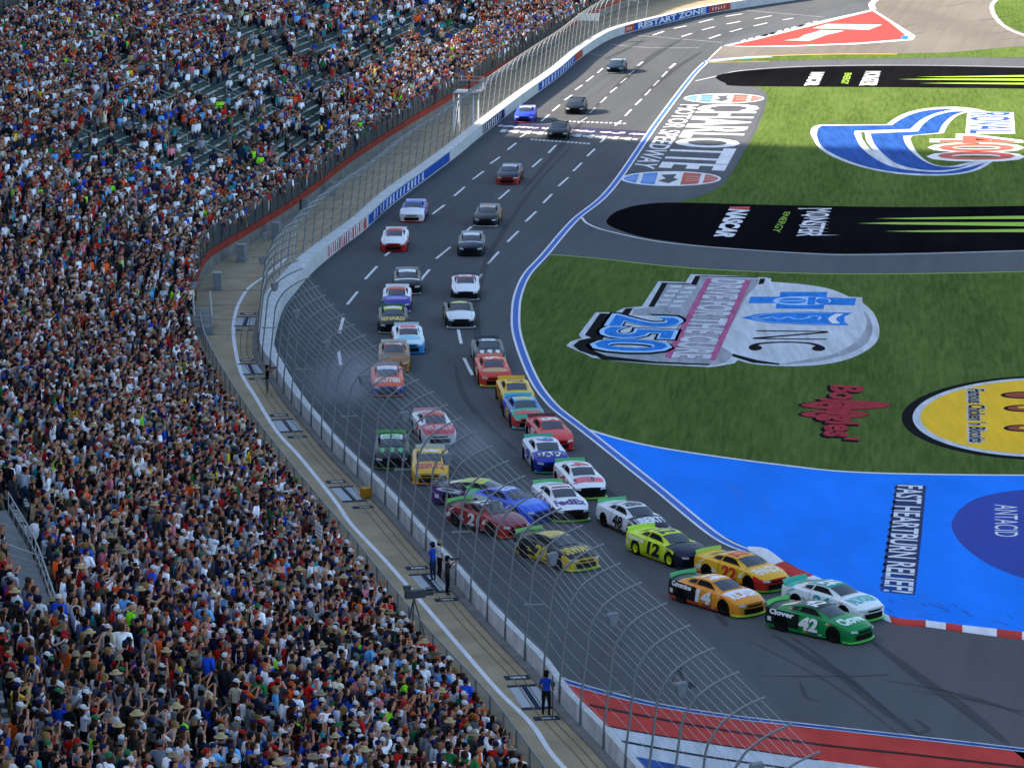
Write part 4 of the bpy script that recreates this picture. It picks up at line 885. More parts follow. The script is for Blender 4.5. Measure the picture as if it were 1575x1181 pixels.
box(V, F, (0, 0, .16), (4.2, 1.5, .06)); box(V, F, (-.1, 0, .55), (2.2, 1.2, .7)); CP_['underbody'] = mm('underbody', V, F, M_WELL)
def nosebar(z0_, z1_, w, off, n=10, xx=2.42):
    V, F = [], []
    for i in range(n+1):
        y = -w+2*w*i/n; x = xx-.30*((abs(y)/.95)**2.6)+off
        V += [(x, y, z0_), (x-.01, y, z1_)]
        if i: k = 2*i; F.append((k-2, k, k+1, k-1))
    return V, F
CP_['grille'] = mm('grille', *nosebar(.17, .40, .56, .015), M_GRILLE); CP_['upper_grille'] = mm('upper_grille', *nosebar(.47, .55, .42, .012), M_GRILLE)
def splitter():
    V, F = [], []; n = 12
    for i in range(n+1):
        y = -.92+1.84*i/n; x = 2.47-.30*((abs(y)/.95)**2.6)
        V += [(x, y, .06), (x+.03, y, .10), (x-.35, y, .13), (x-.35, y, .06)]
        if i:
            k = 4*i
            for j in range(4): F.append((k-4+j, k-4+(j+1) % 4, k+(j+1) % 4, k+j))
    return V, F
SPV = splitter(); SPLM = {}
def spoiler_():
    V, F = [], []; n = 8
    for i in range(n+1):
        y = -.78+1.56*i/n; x = -2.36+.08*(y/.78)**2
        V += [(x, y, .98), (x-.08, y, 1.155), (x-.10, y, 1.155), (x-.03, y, .98)]
        if i:
            k = 4*i
            for j in range(4): F.append((k-4+j, k-4+(j+1) % 4, k+(j+1) % 4, k+j))
    F += [(0, 1, 2, 3), (4*n+3, 4*n+2, 4*n+1, 4*n)]
    return V, F
SPO = spoiler_(); SPOM = {}
def headlamp(s_):
    V, F = [], []; n = 5
    for i in range(n+1):
        y = .50+.30*i/n; x = 2.42-.30*((y/.95)**2.6)+.018
        V += [(x, s_*y, .50+.02*i/n), (x-.02, s_*y, .60+.02*i/n)]
        if i: k = 2*i; F.append((k-2, k, k+1, k-1))
    return V, F
M_HL = mat('headlight_decal', (.55, .58, .60), .25)
CP_['headlight'] = [mm('headlight_decal', *headlamp(s_), M_HL) for s_ in (-1, 1)]
DEC = {}
def decal(s, kind, bold=.03):
    """lettering laid on the body panels"""
    key = (s, kind, bold)
    if key in DEC: return DEC[key]
    V, F, asp = textmesh(s, bold, 2, .12 if kind in ('doorR', 'doorL') else 0); out = []
    bm = bmesh.new(); vs = [bm.verts.new((x, y, 0)) for x, y in V]
    for f in F:
        try: bm.faces.new([vs[i] for i in f])
        except ValueError: pass
    bmesh.ops.triangulate(bm, faces=bm.faces[:])
    for _ in range(3):
        le = [e for e in bm.edges if e.calc_length() > .13]
        if not le: break
        bmesh.ops.subdivide_edges(bm, edges=le, cuts=1); bmesh.ops.triangulate(bm, faces=bm.faces[:])
    bm.verts.index_update(); V = [(v.co.x, v.co.y) for v in bm.verts]; F = [tuple(v.index for v in f.verts) for f in bm.faces]; bm.free()
    for x, y in V:
        if kind == 'doorR': p = Sn(-.40+.92*x, 1.25+2.5*y, -1, .012)
        elif kind == 'doorL': p = Sn(.52-.92*x, 1.25+2.5*y, 1, .012)
        elif kind == 'quarterR': p = Sn(-2.1+1.35*x, 2.9+1.0*y, -1, .012)
        elif kind == 'hood':
            yy = -.62+1.24*x; xx = 1.95-.62*y; tt = 8-3.1*abs(yy)/.66; p = Sn(xx, max(4.6, tt), -1 if yy < 0 else 1, .012)
        elif kind == 'roof': xx = -.62+.70*x; yy = -.42+.84*y; p = Sn(xx, 8-2*abs(yy)/.60, -1 if yy < 0 else 1, .012)
        elif kind == 'shield': yy = -.60+1.20*x; xx = .40-.14*y; p = Sn(xx, 8-2*abs(yy)/.64, -1 if yy < 0 else 1, .020)
        out.append(p)
    me = bpy.data.meshes.new('lettering'); me.from_pydata([tuple(p) for p in out], [], F); DEC[key] = me; return me
def hood_shape(kind):
    V, F = [], []
    def pt(x, y): yy = -.66+1.32*x; xx = 2.05-.95*y; return Sn(xx, max(4.5, 8-3.1*abs(yy)/.66), -1 if yy < 0 else 1, .011)
    if kind == 'oval':
        n = 28; V.append(pt(.5, .5))
        for k in (1, 2, 3, 4):
            for i in range(n): V.append(pt(.5+.46*k/4*math.cos(2*math.pi*i/n), .5+.38*k/4*math.sin(2*math.pi*i/n)))
        for i in range(n):
            F.append((0, 1+i, 1+(i+1) % n))
            for k in range(3): F.append((1+k*n+i, 1+(k+1)*n+i, 1+(k+1)*n+(i+1) % n, 1+k*n+(i+1) % n))
    elif kind == 'band':
        for i in range(13):
            for j in range(4): V.append(pt(-.1+1.2*i/12, .62+.34*j/3))
            if i:
                for j in range(3): F.append(((i-1)*4+j, i*4+j, i*4+j+1, (i-1)*4+j+1))
    else:
        for c in (.25, .5, .75):
            n0 = len(V); q = [(.9, .07), (.7, .06), (.5, .075), (.3, .05), (.12, .01)]
            for y, w in q: V += [pt(c-w+.03*math.sin(9*y), y), pt(c+w, y)]
            for j in range(4): F.append((n0+2*j, n0+2*j+1, n0+2*j+3, n0+2*j+2))
    return V, F
HS = {}
def decal_sheet():
    V, F, fm = [], [], []
    for sd in (-1, 1):
        for k in range(7):
            x0_ = .98+(k % 4)*.105 if k < 4 else 1.02+(k-4)*.12; t0_ = 3.15 if k < 4 else 3.5
            a, f = patch(x0_, x0_+.085, t0_, t0_+.22, .012, 1, 1, side=sd); n = len(V); V += a; F += [tuple(i+n for i in q) for q in f]; fm += [k % 4]*len(f)
        for k in range(4):
            a, f = patch(-.25+.28*k, -.05+.28*k, .55, .9, .012, 1, 1, side=sd); n = len(V); V += a; F += [tuple(i+n for i in q) for q in f]; fm += [(k+1) % 4]*len(f)
        a, f = patch(-2.25, -1.98, 1.6, 2.4, .012, 2, 2, side=sd); n = len(V); V += a; F += [tuple(i+n for i in q) for q in f]; fm += [0]*len(f)
    me = bpy.data.meshes.new('sponsor_decals'); me.from_pydata([tuple(v) for v in V], [], F)
    for h in ('#e8e8e8', '#d8b020', '#b82820', '#20408a'): me.materials.append(carpaint(h))
    me.polygons.foreach_set('material_index', fm); return me
CP_['decals'] = decal_sheet()
V, F = [], []
for sd in (-1, 1):
    for x0_, x1_, x0b_, x1b_, ta, tb in ((-2.2, -.62, -2.0, -.95, 1.9, 2.7), (-2.0, -1.85, -1.6, -1.45, 2.9, 3.9), (.72, .98, .86, 1.0, 2.2, 3.1)):
        a, f = patch(x0_, x1_, ta, tb, .009, 8, 3, x0b=x0b_, x1b=x1b_, side=sd)
        f = [q for q in f if not any((sum(a[i].x for i in q)/4-wx)**2+(sum(a[i].z for i in q)/4-WZ)**2 < .46**2 for wx in WHX)]
        n = len(V); V += a; F += [tuple(i+n for i in q) for q in f]
CP_['swoosh'] = mm('side_graphic', V, F, carpaint('#e8e8e8'), True)
CP_['banner'] = mm('windshield_banner', *patch(.16, .27, 6.2, 8, .020, both=True, nx=2), carpaint('#e8e8e8'), True)
V, F = [], []
for sd in (-1, 1):
    for xa, xb, ta, tb in ((-.62, -.60, 1.0, 4.6), (.60, .62, 1.0, 4.8), (-.62, .62, .98, 1.05)):
        a, f = patch(xa, xb, ta, tb, .008, 1 if xb-xa < .1 else 8, 6 if xb-xa < .1 else 1, side=sd); n = len(V); V += a; F += [tuple(i+n for i in q) for q in f]
for xa, xb, ta in ((1.0, 1.015, 4.6),): a, f = patch(xa, xb, ta, 8, .008, 1, 8, both=True); n = len(V); V += a; F += [tuple(i+n for i in q) for q in f]
for yq in (0,):
    for tq in (5.35,):
        for sd in (-1, 1): a, f = patch(1.05, 2.1, tq, tq+.05, .008, 8, 1, side=sd); n = len(V); V += a; F += [tuple(i+n for i in q) for q in f]
CP_['gaps'] = mm('panel_gaps', V, F, M_WELL)
def make_car(pos, psi, liv, label, name='stock_car', roll=0):
    """liv: base hood roof deck quarter nose sill spoiler splitter number numcol quarter-text hood-text ..."""
    root = empty(name, pos, 0, label, 'race car', 'stock cars racing on the front stretch')
    root.rotation_euler = (0, 0, -math.pi/2+R(psi))
    def add(nm, me, m=None, par=root):
        o = bpy.data.objects.new(nm, me); C.objects.link(o); o.parent = par
        if m is not None:
            for k, q in enumerate(m if isinstance(m, list) else [m]):
                o.material_slots[k].link = 'OBJECT'; o.material_slots[k].material = q
        return o
    g = lambda k, d='base': carpaint(liv.get(k, liv.get(d, liv['base'])))
    add('body', BODY, [g('base'), g('hood'), g('roof'), g('deck'), g('quarter'), g('nose'), g('sill')])
    add('windshield', CP_['windshield']); add('rear_window', CP_['rear_window']); add('underbody', CP_['underbody'])
    for q in CP_['side_window']: add('side_window', q)
    for q in CP_['quarter_window']: add('quarter_window', q)
    for q in CP_['headlight']: add('headlight_decal', q)
    add('sponsor_decals', CP_['decals']); add('panel_gaps', CP_['gaps'])
    if 'qtext' not in liv: add('side_graphic', CP_['swoosh'], carpaint(liv.get('hcol', liv.get('numcol', liv.get('hood')))))
    add('windshield_banner', CP_['banner'], carpaint(liv.get('banner', liv['roof'])))
    add('grille', CP_['grille']); add('upper_grille', CP_['upper_grille'])
    def one(nm, V, F, h, d):
        if h not in d: d[h] = mm(nm, V, F, carpaint(h))
        return add(nm, d[h])
    one('splitter', *SPV, liv.get('split', '#202020'), SPLM); one('spoiler', *SPO, liv.get('spoiler', '#3fae52'), SPOM)
    for wx in WHX:
        for sy in (-1, 1):
            w = add('tyre', CP_['tyre']); w.location = (wx, sy*.83, WZ); w.rotation_euler = (0, 0, math.pi if sy > 0 else 0)
            w.name = 'wheel'; r_ = add('rim', rim_mesh(liv.get('rim', '#1c1c1c')), None, w)
    def dec(nm, s, kind, col, bold=.03):
        me = decal(s, kind, bold); 
        if not me.materials: me.materials.append(mat('decal_white', '#f0f0f0', .4))
        o = add(nm, me); o.material_slots[0].link = 'OBJECT'; o.material_slots[0].material = carpaint(col)
    if 'num' in liv:
        nc = liv.get('numcol', '#f0f0f0')
        dec('door_number', liv['num'], 'doorR', nc, .05); dec('door_number', liv['num'], 'doorL', nc, .05); dec('roof_number', liv['num'], 'roof', liv.get('roofcol', nc), .04)
    if 'htext' in liv:
        dec('hood_lettering', liv['htext'], 'hood', liv.get('hcol', '#f0f0f0'), .05)
    if 'qtext' in liv: dec('quarter_lettering', liv['qtext'], 'quarterR', liv.get('qcol', '#f0f0f0'), .05)
    if 'hshape' in liv:
        k, h = liv['hshape']
        if (k, h) not in HS: V, F = hood_shape(k); HS[(k, h)] = mm('hood_emblem', V, F, carpaint(h))
        add('hood_emblem', HS[(k, h)])
    return root
_bv = np.array([v.co[:] for v in BODY.vertices]+[tuple(v) for v in SPO[0]]+[tuple(v) for v in SPV[0]])
def fit_car(x0, x1, yb, psi, lock=False):
    """place a car so that its outline spans the pixels x0..x1 with its lowest point at yb"""
    best = None; pos = G((x0+x1)/2, yb-8)
    for ps in ([psi] if lock else np.arange(psi-16, psi+16.1, 1)):
        p = pos.copy(); c, s_ = math.cos(-math.pi/2+R(ps)), math.sin(-math.pi/2+R(ps))
        wx = _bv[:, 0]*c-_bv[:, 1]*s_; wy = _bv[:, 0]*s_+_bv[:, 1]*c
        for it in range(6):
            X, Y, Z = wx+p.x, wy+p.y, _bv[:, 2]+Z1-CH; dep = Y*CP-Z*SP; u = 787.5+FPX*X/dep; v = 590.5-FPX*(Y*SP+Z*CP)/dep
            sc_ = FPX/p.y; p.x += ((x0+x1)/2-(u.min()+u.max())/2)/sc_; p.y -= (yb-v.max())/(KS*1.0*(FPX/p.y)**2/FPX/KS*CH/1.0)
        err = abs((u.max()-u.min())-(x1-x0))+.15*abs(ps-psi)
        if best is None or err < best[0]: best = (err, ps, p.copy())
    return best[1], best[2]
BB = [(932, 964.6, 113), (869, 903.6, 176), (791, 826, 189), (841.6, 878, 214.5), (763, 805, 283.6), (614.5, 658.6, 341.6), (728, 772, 349), (585, 630, 387), (703, 747, 394), (605, 648, 453), (694, 738, 462), (587, 634, 481), (582, 627, 513), (681, 732, 505), (602, 653.5, 544), (581, 631, 572), (724, 778.5, 566), (729, 787, 595), (569, 622, 610), (762, 824, 632), (772, 840, 660), (632, 703, 685), (812, 880, 694), (576, 629, 721.7), (802.6, 877, 728), (632, 691, 745.6), (851, 935, 768), (817, 909, 803), (674, 808, 787, 1), (721, 846, 805), (696, 806, 828), (793, 921, 879), (927, 1025, 832), (970, 1088, 875), (1072, 1212, 911.5), (1028, 1180, 949.6), (1202, 1362, 958), (1177, 1345, 991)]
bbi = iter(BB)
def car(u, v, psi, liv, label):
    b_ = next(bbi); ps, p = fit_car(*b_[:3], psi, len(b_) > 3); print('car', b_, 'psi', psi, '->', ps)
    make_car((p.x, p.y, Z1), ps, liv, label)
W_, K_ = '#f2f3f5', '#101114'
car(946, 111, -13, dict(base='#20303f', hood='#1d2c3c', roof='#8fa3b5', quarter='#2c3d50', spoiler='#9aa8b8', split='#9aa4ad'), 'dark blue race car with pale roof farthest up the track in sunlight')
car(882, 174, -13, dict(base='#15181d', hood='#12151b', roof='#27323f', quarter='#1c2026', spoiler='#2a3037'), 'black race car in sunlight just beyond the start and finish line')
car(803, 187, -15, dict(base='#2a3fd0', hood='#2b45d8', roof='#cfd6ef', quarter='#2c3cba', nose='#2a38a8', spoiler='#e6e8f2', split='#e06070'), 'bright blue race car by the wall beyond the finish line')
car(855, 213, -14, dict(base='#14181a', hood='#13201d', roof='#20242a', quarter='#1c2527', spoiler='#20252a', split='#2f5a45'), 'black race car crossing the start and finish line')
car(779, 283, -14, dict(base='#1c2140', hood='#171b38', roof='#c9cbd2', quarter='#c8502e', nose='#b23a26', sill='#c04a28', spoiler='#c9cbd2', split='#c03020'), 'navy race car with red nose just below the finish line')
car(631, 340, -11, dict(base='#3050b8', hood=W_, roof='#2f5ac8', nose='#e9eaf0', quarter='#d45a3a', sill='#d8583a', spoiler='#e6e6ee', split='#d0503a', hshape=('oval', '#e0e6f6')), 'white hooded race car with blue roof nearest the banner wall')
car(745, 349, -13, dict(base='#1a1c20', hood='#16181d', roof='#c8c8cc', quarter='#c87040', nose='#26282c', spoiler='#b8bac0', split='#d8d8da', numcol='#e0a070', num='8'), 'black race car with orange rear flank in the middle lane')
car(605, 386, -5, dict(base=W_, hood=W_, roof='#d83a3a', nose='#c22828', quarter='#e8e8ea', spoiler='#e8dede', split='#b82020', num='21', numcol='#c02828'), 'white race car with red roof and red nose in the outer lane')
car(723, 394, -8, dict(base='#1d2330', hood='#1a2130', roof='#dfe3ea', quarter='#9aa2b0', spoiler='#c8ccd4', num='3', hshape=('band', '#aab4c4')), 'black race car with white roof following the orange flanked one')
car(626, 452, -4, dict(base='#14161a', hood='#101216', roof='#e8eaec', quarter='#30343a', nose='#15171a', spoiler='#a8adb3', split='#b8bcc0', hshape=('band', '#e6e8ea')), 'black race car with white band across its hood')
car(716, 461, 2, dict(base='#e2e4e8', hood=W_, roof='#c83038', nose='#1a1a1e', sill='#1a1a1e', quarter='#2a2a30', spoiler='#4a4e58', split='#c8caca', num='20', numcol='#c83038', roofcol='#f0f0f0'), 'white hooded race car with red roof and black nose')
car(609, 480, 3, dict(base=W_, hood='#3a2f98', roof='#e85a30', nose='#2e2a70', quarter='#e8e8f2', spoiler='#e8e8ea', split='#d8d8e0', hshape=('oval', '#8880d0'), num='9', numcol='#e85a30'), 'purple hooded race car with orange roof and white sides')
car(604, 513, 5, dict(base='#20242a', hood='#191c1e', roof='#c6d83a', nose='#1c2020', quarter='#4a4038', spoiler='#3f6f5a', split='#b8c8a0', htext='MENARDS', hcol='#d8b840', num='88', numcol='#d8c840', roofcol='#f4f4e0'), 'black race car with lime yellow roof and yellow hood lettering')
car(706, 506, 7, dict(base='#1c1e22', hood='#e8ecee', roof='#2a2c28', nose='#2c2e32', quarter='#1c1e22', spoiler='#585c62', split='#d8dadc', num='98', numcol='#e8e070'), 'white hooded race car with black sides and yellow roof number')
car(632, 544, 12, dict(base='#e8f2f6', hood='#dff0f4', roof='#eef4f6', nose='#3aa0dc', sill='#3aa0dc', quarter='#e8eef2', spoiler='#b8c8d0', split='#2f90d0', hshape=('oval', '#8ad0e4'), num='1', numcol='#e04048'), 'white and sky blue race car with red number on its roof')
car(608, 566, 5, dict(base='#8a6240', hood='#96683e', roof='#8c4a3c', nose='#b07838', quarter='#7a5a44', spoiler='#c8c8ba', split='#c88a40', hshape=('band', '#6a5040'), num='27', numcol='#e8c8c8'), 'copper brown race car in the outer lane ahead of the smoke')
car(755, 561, 15, dict(base='#1c2230', hood='#1e2630', roof='#22304a', nose='#4a8a58', quarter='#c4ccd4', sill='#46804e', spoiler='#3c4650', split='#4a9a58', hshape=('claw', '#dfe8e4'), num='00', numcol='#e8eaec'), 'dark race car with white streaked hood behind the red one')
car(756, 595, 17, dict(base='#e0402c', hood='#d83c2c', roof='#e2482e', nose='#e8452c', quarter='#c85a30', spoiler='#e88870', split='#c8e850', hshape=('oval', '#c8a060'), num='6', numcol='#f0e0c0', sill='#d06030'), 'orange red race car with tan oval on its hood')
car(599, 609, 12, dict(base='#e84808', hood='#ee5408', roof='#dfe0ea', nose='#2c4a98', quarter='#d84848', sill='#d86838', spoiler='#8aa0a0', split='#e07040', htext='HOOTERS', hcol='#f0e0d0', hshape=('band', '#f06010')), 'orange race car with blue nose sliding in tyre smoke by the fence')
car(805, 629, 18, dict(base='#e8b828', hood='#e8b82a', roof='#f0c22a', nose='#d8a020', quarter='#e09028', sill='#d07838', spoiler='#e8b030', split='#e8c840', num='17', numcol='#703020'), 'yellow race car behind the multicoloured one')
car(818, 662, 21, dict(base='#3a62b8', hood='#40b088', roof='#6ac4e8', nose='#d84a44', quarter='#3a5ac0', sill='#e0a040', spoiler='#48c8c0', split='#5ad0d8', htext="m&m's", hcol='#e84848', num='18', numcol='#e8d040'), 'multicoloured race car with sky blue roof and green hood')
car(681, 684, 17, dict(base='#eceef0', hood='#c83840', roof='#d04438', nose='#e8eaee', quarter='#eaecee', spoiler='#c8888a', split='#c8ccd0', htext='WURTH', hcol='#e8b0b0', num='2', numcol='#c83840'), 'white race car with red hood and red roof nearing the yellow one')
car(866, 693, 27, dict(base='#d84038', hood='#e0443c', roof='#e05048', nose='#c83030', quarter='#b02c2c', spoiler='#5a3038', split='#8a2028', num='95', numcol='#f0f0f0'), 'solid red race car running inside the blue and white one')
car(606, 722, 6, dict(base='#14181a', hood='#10161a', roof='#e2e6e6', nose='#12181a', quarter='#18201e', sill='#141a18', spoiler='#4aa84a', split='#5a8a48', hshape=('claw', '#35c060'), num='41', numcol='#50c860'), 'black race car with green claw streaks close to the catch fence')
car(840, 729, 24, dict(base='#e6eaf0', hood='#2434a8', roof='#e6ecf2', nose='#1f2c90', quarter='#d8e0e8', sill='#e6e8ee', spoiler='#3fa888', split='#48a868', hshape=('oval', '#ece8c8'), htext='NAPA', hcol='#20307a', num='9', numcol='#2434a8'), 'white race car with blue hood and cream oval badge')
car(654, 747, 7, dict(base='#eab82c', hood='#ecb828', roof='#f0c030', nose='#e8b020', quarter='#e8c038', sill='#c86a30', spoiler='#b8c4c0', split='#e89030', htext='HERTZ', hcol='#c84030', num='19', numcol='#e8f0f0'), 'golden yellow race car damaged near the fence with red lettering')
car(914, 767, 28, dict(base='#f0f2f4', hood='#f2f4f5', roof='#eef4f2', nose='#101216', quarter='#e8e8ea', sill='#303034', spoiler='#50b068', split='#a8e850', hshape=('oval', '#484c54'), htext='JJ', hcol='#f06070', num='4', numcol='#c83848'), 'white race car with black nose and round dark hood badge')
car(884, 802, 30, dict(base='#f0f1f4', hood='#f4f5f6', roof='#ecf0f0', nose='#3a2830', quarter='#ece8ec', sill='#5a3040', spoiler='#60b870', split='#90d850', htext='FedEx', hcol='#3a2a78', num='11', numcol='#8a3048', roofcol='#8a3048'), 'white race car with dark hood lettering in the middle of the pack')
car(803, 770, 66, dict(base='#2a2030', hood='#d8c8b0', roof='#b8dc40', nose='#403850', quarter='#5a3278', deck='#2a2430', sill='#583070', spoiler='#202024', split='#50c860', num='48', numcol='#c0e850', roofcol='#d8c060', qtext='Q'), 'spinning race car with purple tail and lime roof turned sideways')
car(838, 803, 58, dict(base='#2c60d8', hood='#2f6ae8', roof='#3060c8', nose='#2458d8', quarter='#dfe8ea', deck='#50c868', spoiler='#58c858', split='#2450c0', hshape=('oval', '#4a8cf0'), num='43', numcol='#e0e8f8'), 'bright blue race car squeezed between the spinning car and the white one')
car(778, 827, 54, dict(base='#a82620', hood='#8a4450', roof='#121318', nose='#b42a22', quarter='#9a2620', deck='#22242a', sill='#401820', spoiler='#68b848', split='#d0602c', num='21', numcol='#e8e8ea', rim='#303030'), 'red race car with black roof beside the bright blue one')
car(896, 880, 50, dict(base='#1c1b16', hood='#15161a', roof='#b8a870', nose='#e0b818', quarter='#191814', deck='#1a1a1a', sill='#e0b818', spoiler='#70b850', split='#b8e040', htext='DEWALT', hcol='#d8c040', num='22', numcol='#f0d040'), 'yellow and black race car closest to the catch fence arches')
car(1012, 829, 42, dict(base='#e8eaee', hood='#161a2c', roof='#e2e8ea', nose='#1a2040', quarter='#dfe2e6', sill='#4a4048', spoiler='#56b872', split='#e0e0e8', htext='LIBERTY', hcol='#e8ecf4', num='48', numcol='#202028', roofcol='#303048'), 'white race car with navy hood right behind the neon yellow one')
car(1060, 874, 48, dict(base='#d4ec28', hood='#141a30', roof='#d6ee2c', nose='#161c30', quarter='#d2ea28', sill='#b8d020', spoiler='#b8e040', split='#303840', num='12', numcol='#12141c', qtext='Menards', qcol='#f4f6ec', rim='#c8e028'), 'neon yellow race car with black number twelve and navy hood')
car(1192, 913, 55, dict(base='#f0b820', hood='#f2b41e', roof='#f2b028', nose='#c82820', quarter='#f0b420', sill='#c83020', spoiler='#a8c840', split='#58c040', htext='PENNZOIL', hcol='#f0e8d0', num='22', numcol='#d83020'), 'yellow race car with red nose alongside the blue runoff')
car(1158, 949, 54, dict(base='#f0982a', hood='#f09c2c', roof='#f0a030', nose='#ee9428', quarter='#14161c', deck='#14161c', sill='#d85020', spoiler='#48b060', split='#c8e850', htext='RUSH', hcol='#f0f0f4', hshape=('band', '#e8e4ea'), num='14', numcol='#f0f0f0', qtext='Cummins'), 'orange and black race car with white number fourteen')
car(1343, 960, 52, dict(base='#e8f0f0', hood='#f0f6f6', roof='#1f9c8c', nose='#e8eeee', quarter='#ecf4f4', deck='#20a890', sill='#d0d8da', spoiler='#30b090', split='#60d060', htext='VALVOLINE', hcol='#40b8b8', num='24', numcol='#20a098', roofcol='#f0f4f4'), 'white and teal race car leading on the inside by the kerb')
car(1322, 990, 52, dict(base='#128a42', hood='#148c46', roof='#0c2016', nose='#128040', quarter='#0f2018', deck='#102018', sill='#189048', spoiler='#50c050', split='#70e060', htext='Clover', hcol='#d8f0e0', num='42', numcol='#f4f6f4', qtext='Clover', qcol='#f4f6f4', roofcol='#e8f0ea'), 'green and black race car with white number forty two in front')

# ------------------------------------------------------------------ people
POSES = {
 'watch':  dict(el=(.235, -.03, 1.14), wr=(.20, .14, 1.05), lean=.03),
 'hips':   dict(el=(.33, -.06, 1.17), wr=(.17, .05, 1.02), lean=0),
 'phone':  dict(el=(.24, .16, 1.27), wr=(.10, .34, 1.50), lean=.02),
 'crossed': dict(el=(.23, .05, 1.15), wr=(.03, .20, 1.20), lean=.02),
 'down':   dict(el=(.235, -.03, 1.15), wr=(.25, .03, .90), lean=.05),
 'cheer':  dict(el=(.28, .05, 1.62), wr=(.20, .10, 1.88), lean=-.02),
 'point':  dict(el=(.22, .20, 1.38), wr=(.14, .45, 1.50), lean=.04, one=1),
 'stride': dict(el=(.25, -.08, 1.16), wr=(.26, .06, .94), lean=.06, step=.16),
}
def person_mesh(pose, lo):
    P = POSES[pose]; ln = P['lean']; V, E_, Rr, reg = [], [], [], []
    def add(p, r, par=None, rg=0):
        V.append(p); Rr.append(r if isinstance(r, tuple) else (r, r)); reg.append(rg)
        if par is not None: E_.append((par, len(V)-1))
        return len(V)-1
    pel = add((0, 0, .96), (.155, .115), None, 2); sp = add((0, ln*.4, 1.12), (.140, .105), pel, 1); ch = add((0, ln*.8, 1.33), (.165, .11), sp, 1)
    up = add((0, ln, 1.43), (.10, .08), ch, 1); nk = add((0, ln+.01, 1.50), .052, up, 0)
    if lo: hd = add((0, ln+.03, 1.60), (.082, .098), nk, 4); tp = add((0, ln+.01, 1.74), (.070, .082), hd, 4)
    else:
        jw = add((0, ln+.035, 1.575), (.066, .080), nk, 0); hd = add((0, ln+.03, 1.65), (.080, .098), jw, 0); tp = add((0, ln+.015, 1.74), (.070, .082), hd, 4)
    st = P.get('step', 0)
    for sx in (-1, 1):
        raised = not P.get('one') or sx > 0
        e, w = (P['el'], P['wr']) if raised else (POSES['down']['el'], POSES['down']['wr'])
        sh = add((sx*.175, ln, 1.415), .068, up, 1); el = add((sx*e[0], e[1]+ln, e[2]), .046, sh, 1 if lo else 0)
        if not lo: V[el] = V[el]
        wr = add((sx*w[0], w[1]+ln, w[2]), .031, el, 0)
        d = (Vector((sx*w[0], w[1], w[2]))-Vector((sx*e[0], e[1], e[2]))).normalized()
        if lo: add(tuple(Vector(V[wr])+d*.13), .036, wr, 0)
        else:
            pm_ = add(tuple(Vector(V[wr])+d*.055), (.042, .020), wr, 0); side = d.cross(Vector((0, 0, 1)));
            side = side.normalized() if side.length > .2 else Vector((0, 1, 0)); cu = Vector((-sx*.4, .3, 0)) if abs(d.z) > .7 else Vector((0, 0, -.4))
            for k, (o_, l_) in enumerate(((-.030, .070), (-.010, .082), (.010, .077), (.029, .062))):
                b_ = Vector(V[pm_])+d*.03+side*o_; m_ = add(tuple(b_+d*l_*.4), .0095, pm_, 0); m2 = add(tuple(b_+(d+cu*.5)*l_*.8), .0085, m_, 0)
            add(tuple(Vector(V[wr])+d*.05+side*.05), .011, pm_, 0)
        hp = add((sx*.095, 0, .88), .098, pel, 2); y = sx*st
        kn = add((sx*.105, .02+y*.8, .50), .062, hp, 2); an = add((sx*.11, -.03+y*1.4, .10), .040, kn, 5); add((sx*.125, .10+y*1.4, .045), (.045, .035), an, 3)
    me = bpy.data.meshes.new('person_body'); me.from_pydata(V, E_, [])
    ob = bpy.data.objects.new('tmp', me); C.objects.link(ob); sk = ob.modifiers.new('s', 'SKIN'); sk.use_smooth_shade = True; sk.branch_smoothing = .2
    for i, d in enumerate(me.skin_vertices[0].data): d.radius = Rr[i]; d.use_root = (i == 0)
    if not lo: sb = ob.modifiers.new('b', 'SUBSURF'); sb.levels = 1; sb.render_levels = 1
    out = bpy.data.meshes.new_from_object(ob.evaluated_get(bpy.context.evaluated_depsgraph_get())); bpy.data.objects.remove(ob)
    out.name = 'person_body'
    # region of each face from the nearest bone
    bones = []
    for a, b_ in E_: bones.append((np.array(V[a]), np.array(V[b_]), reg[a], reg[b_], (np.mean(Rr[a])+np.mean(Rr[b_]))/2))
    fr = []
    for f in out.polygons:
        c = np.array(f.center[:]); best = None
        for (A, B_, ra, rb, r) in bones:
            t = np.clip(np.dot(c-A, B_-A)/max(1e-9, np.dot(B_-A, B_-A)), 0, 1); d = np.linalg.norm(c-A-t*(B_-A))-r
            if best is None or d < best[0]: best = (d, ra, rb, t)
        _, ra, rb, t = best; rg = ra if t < (.55 if (ra, rb) == (1, 0) else .5) else rb
        if ra == 1 and rb == 0 and c[2] > 1.47 and abs(c[0]) < .1: rg = 0
        if c[2] > 1.55 and abs(c[0]) < .12:
            rg = 4 if (c[2] > 1.70 or (c[1] < ln-.005 and c[2] > 1.56)) else 0
        if rg == 1 and c[2] < 1.04 and abs(c[0]) < .2: rg = 2 if c[2] < .98 else 1
        if rg == 2 and c[2] > 1.0 and abs(c[0]) < .17: rg = 1
        fr.append(rg)
    return out, np.array(fr)
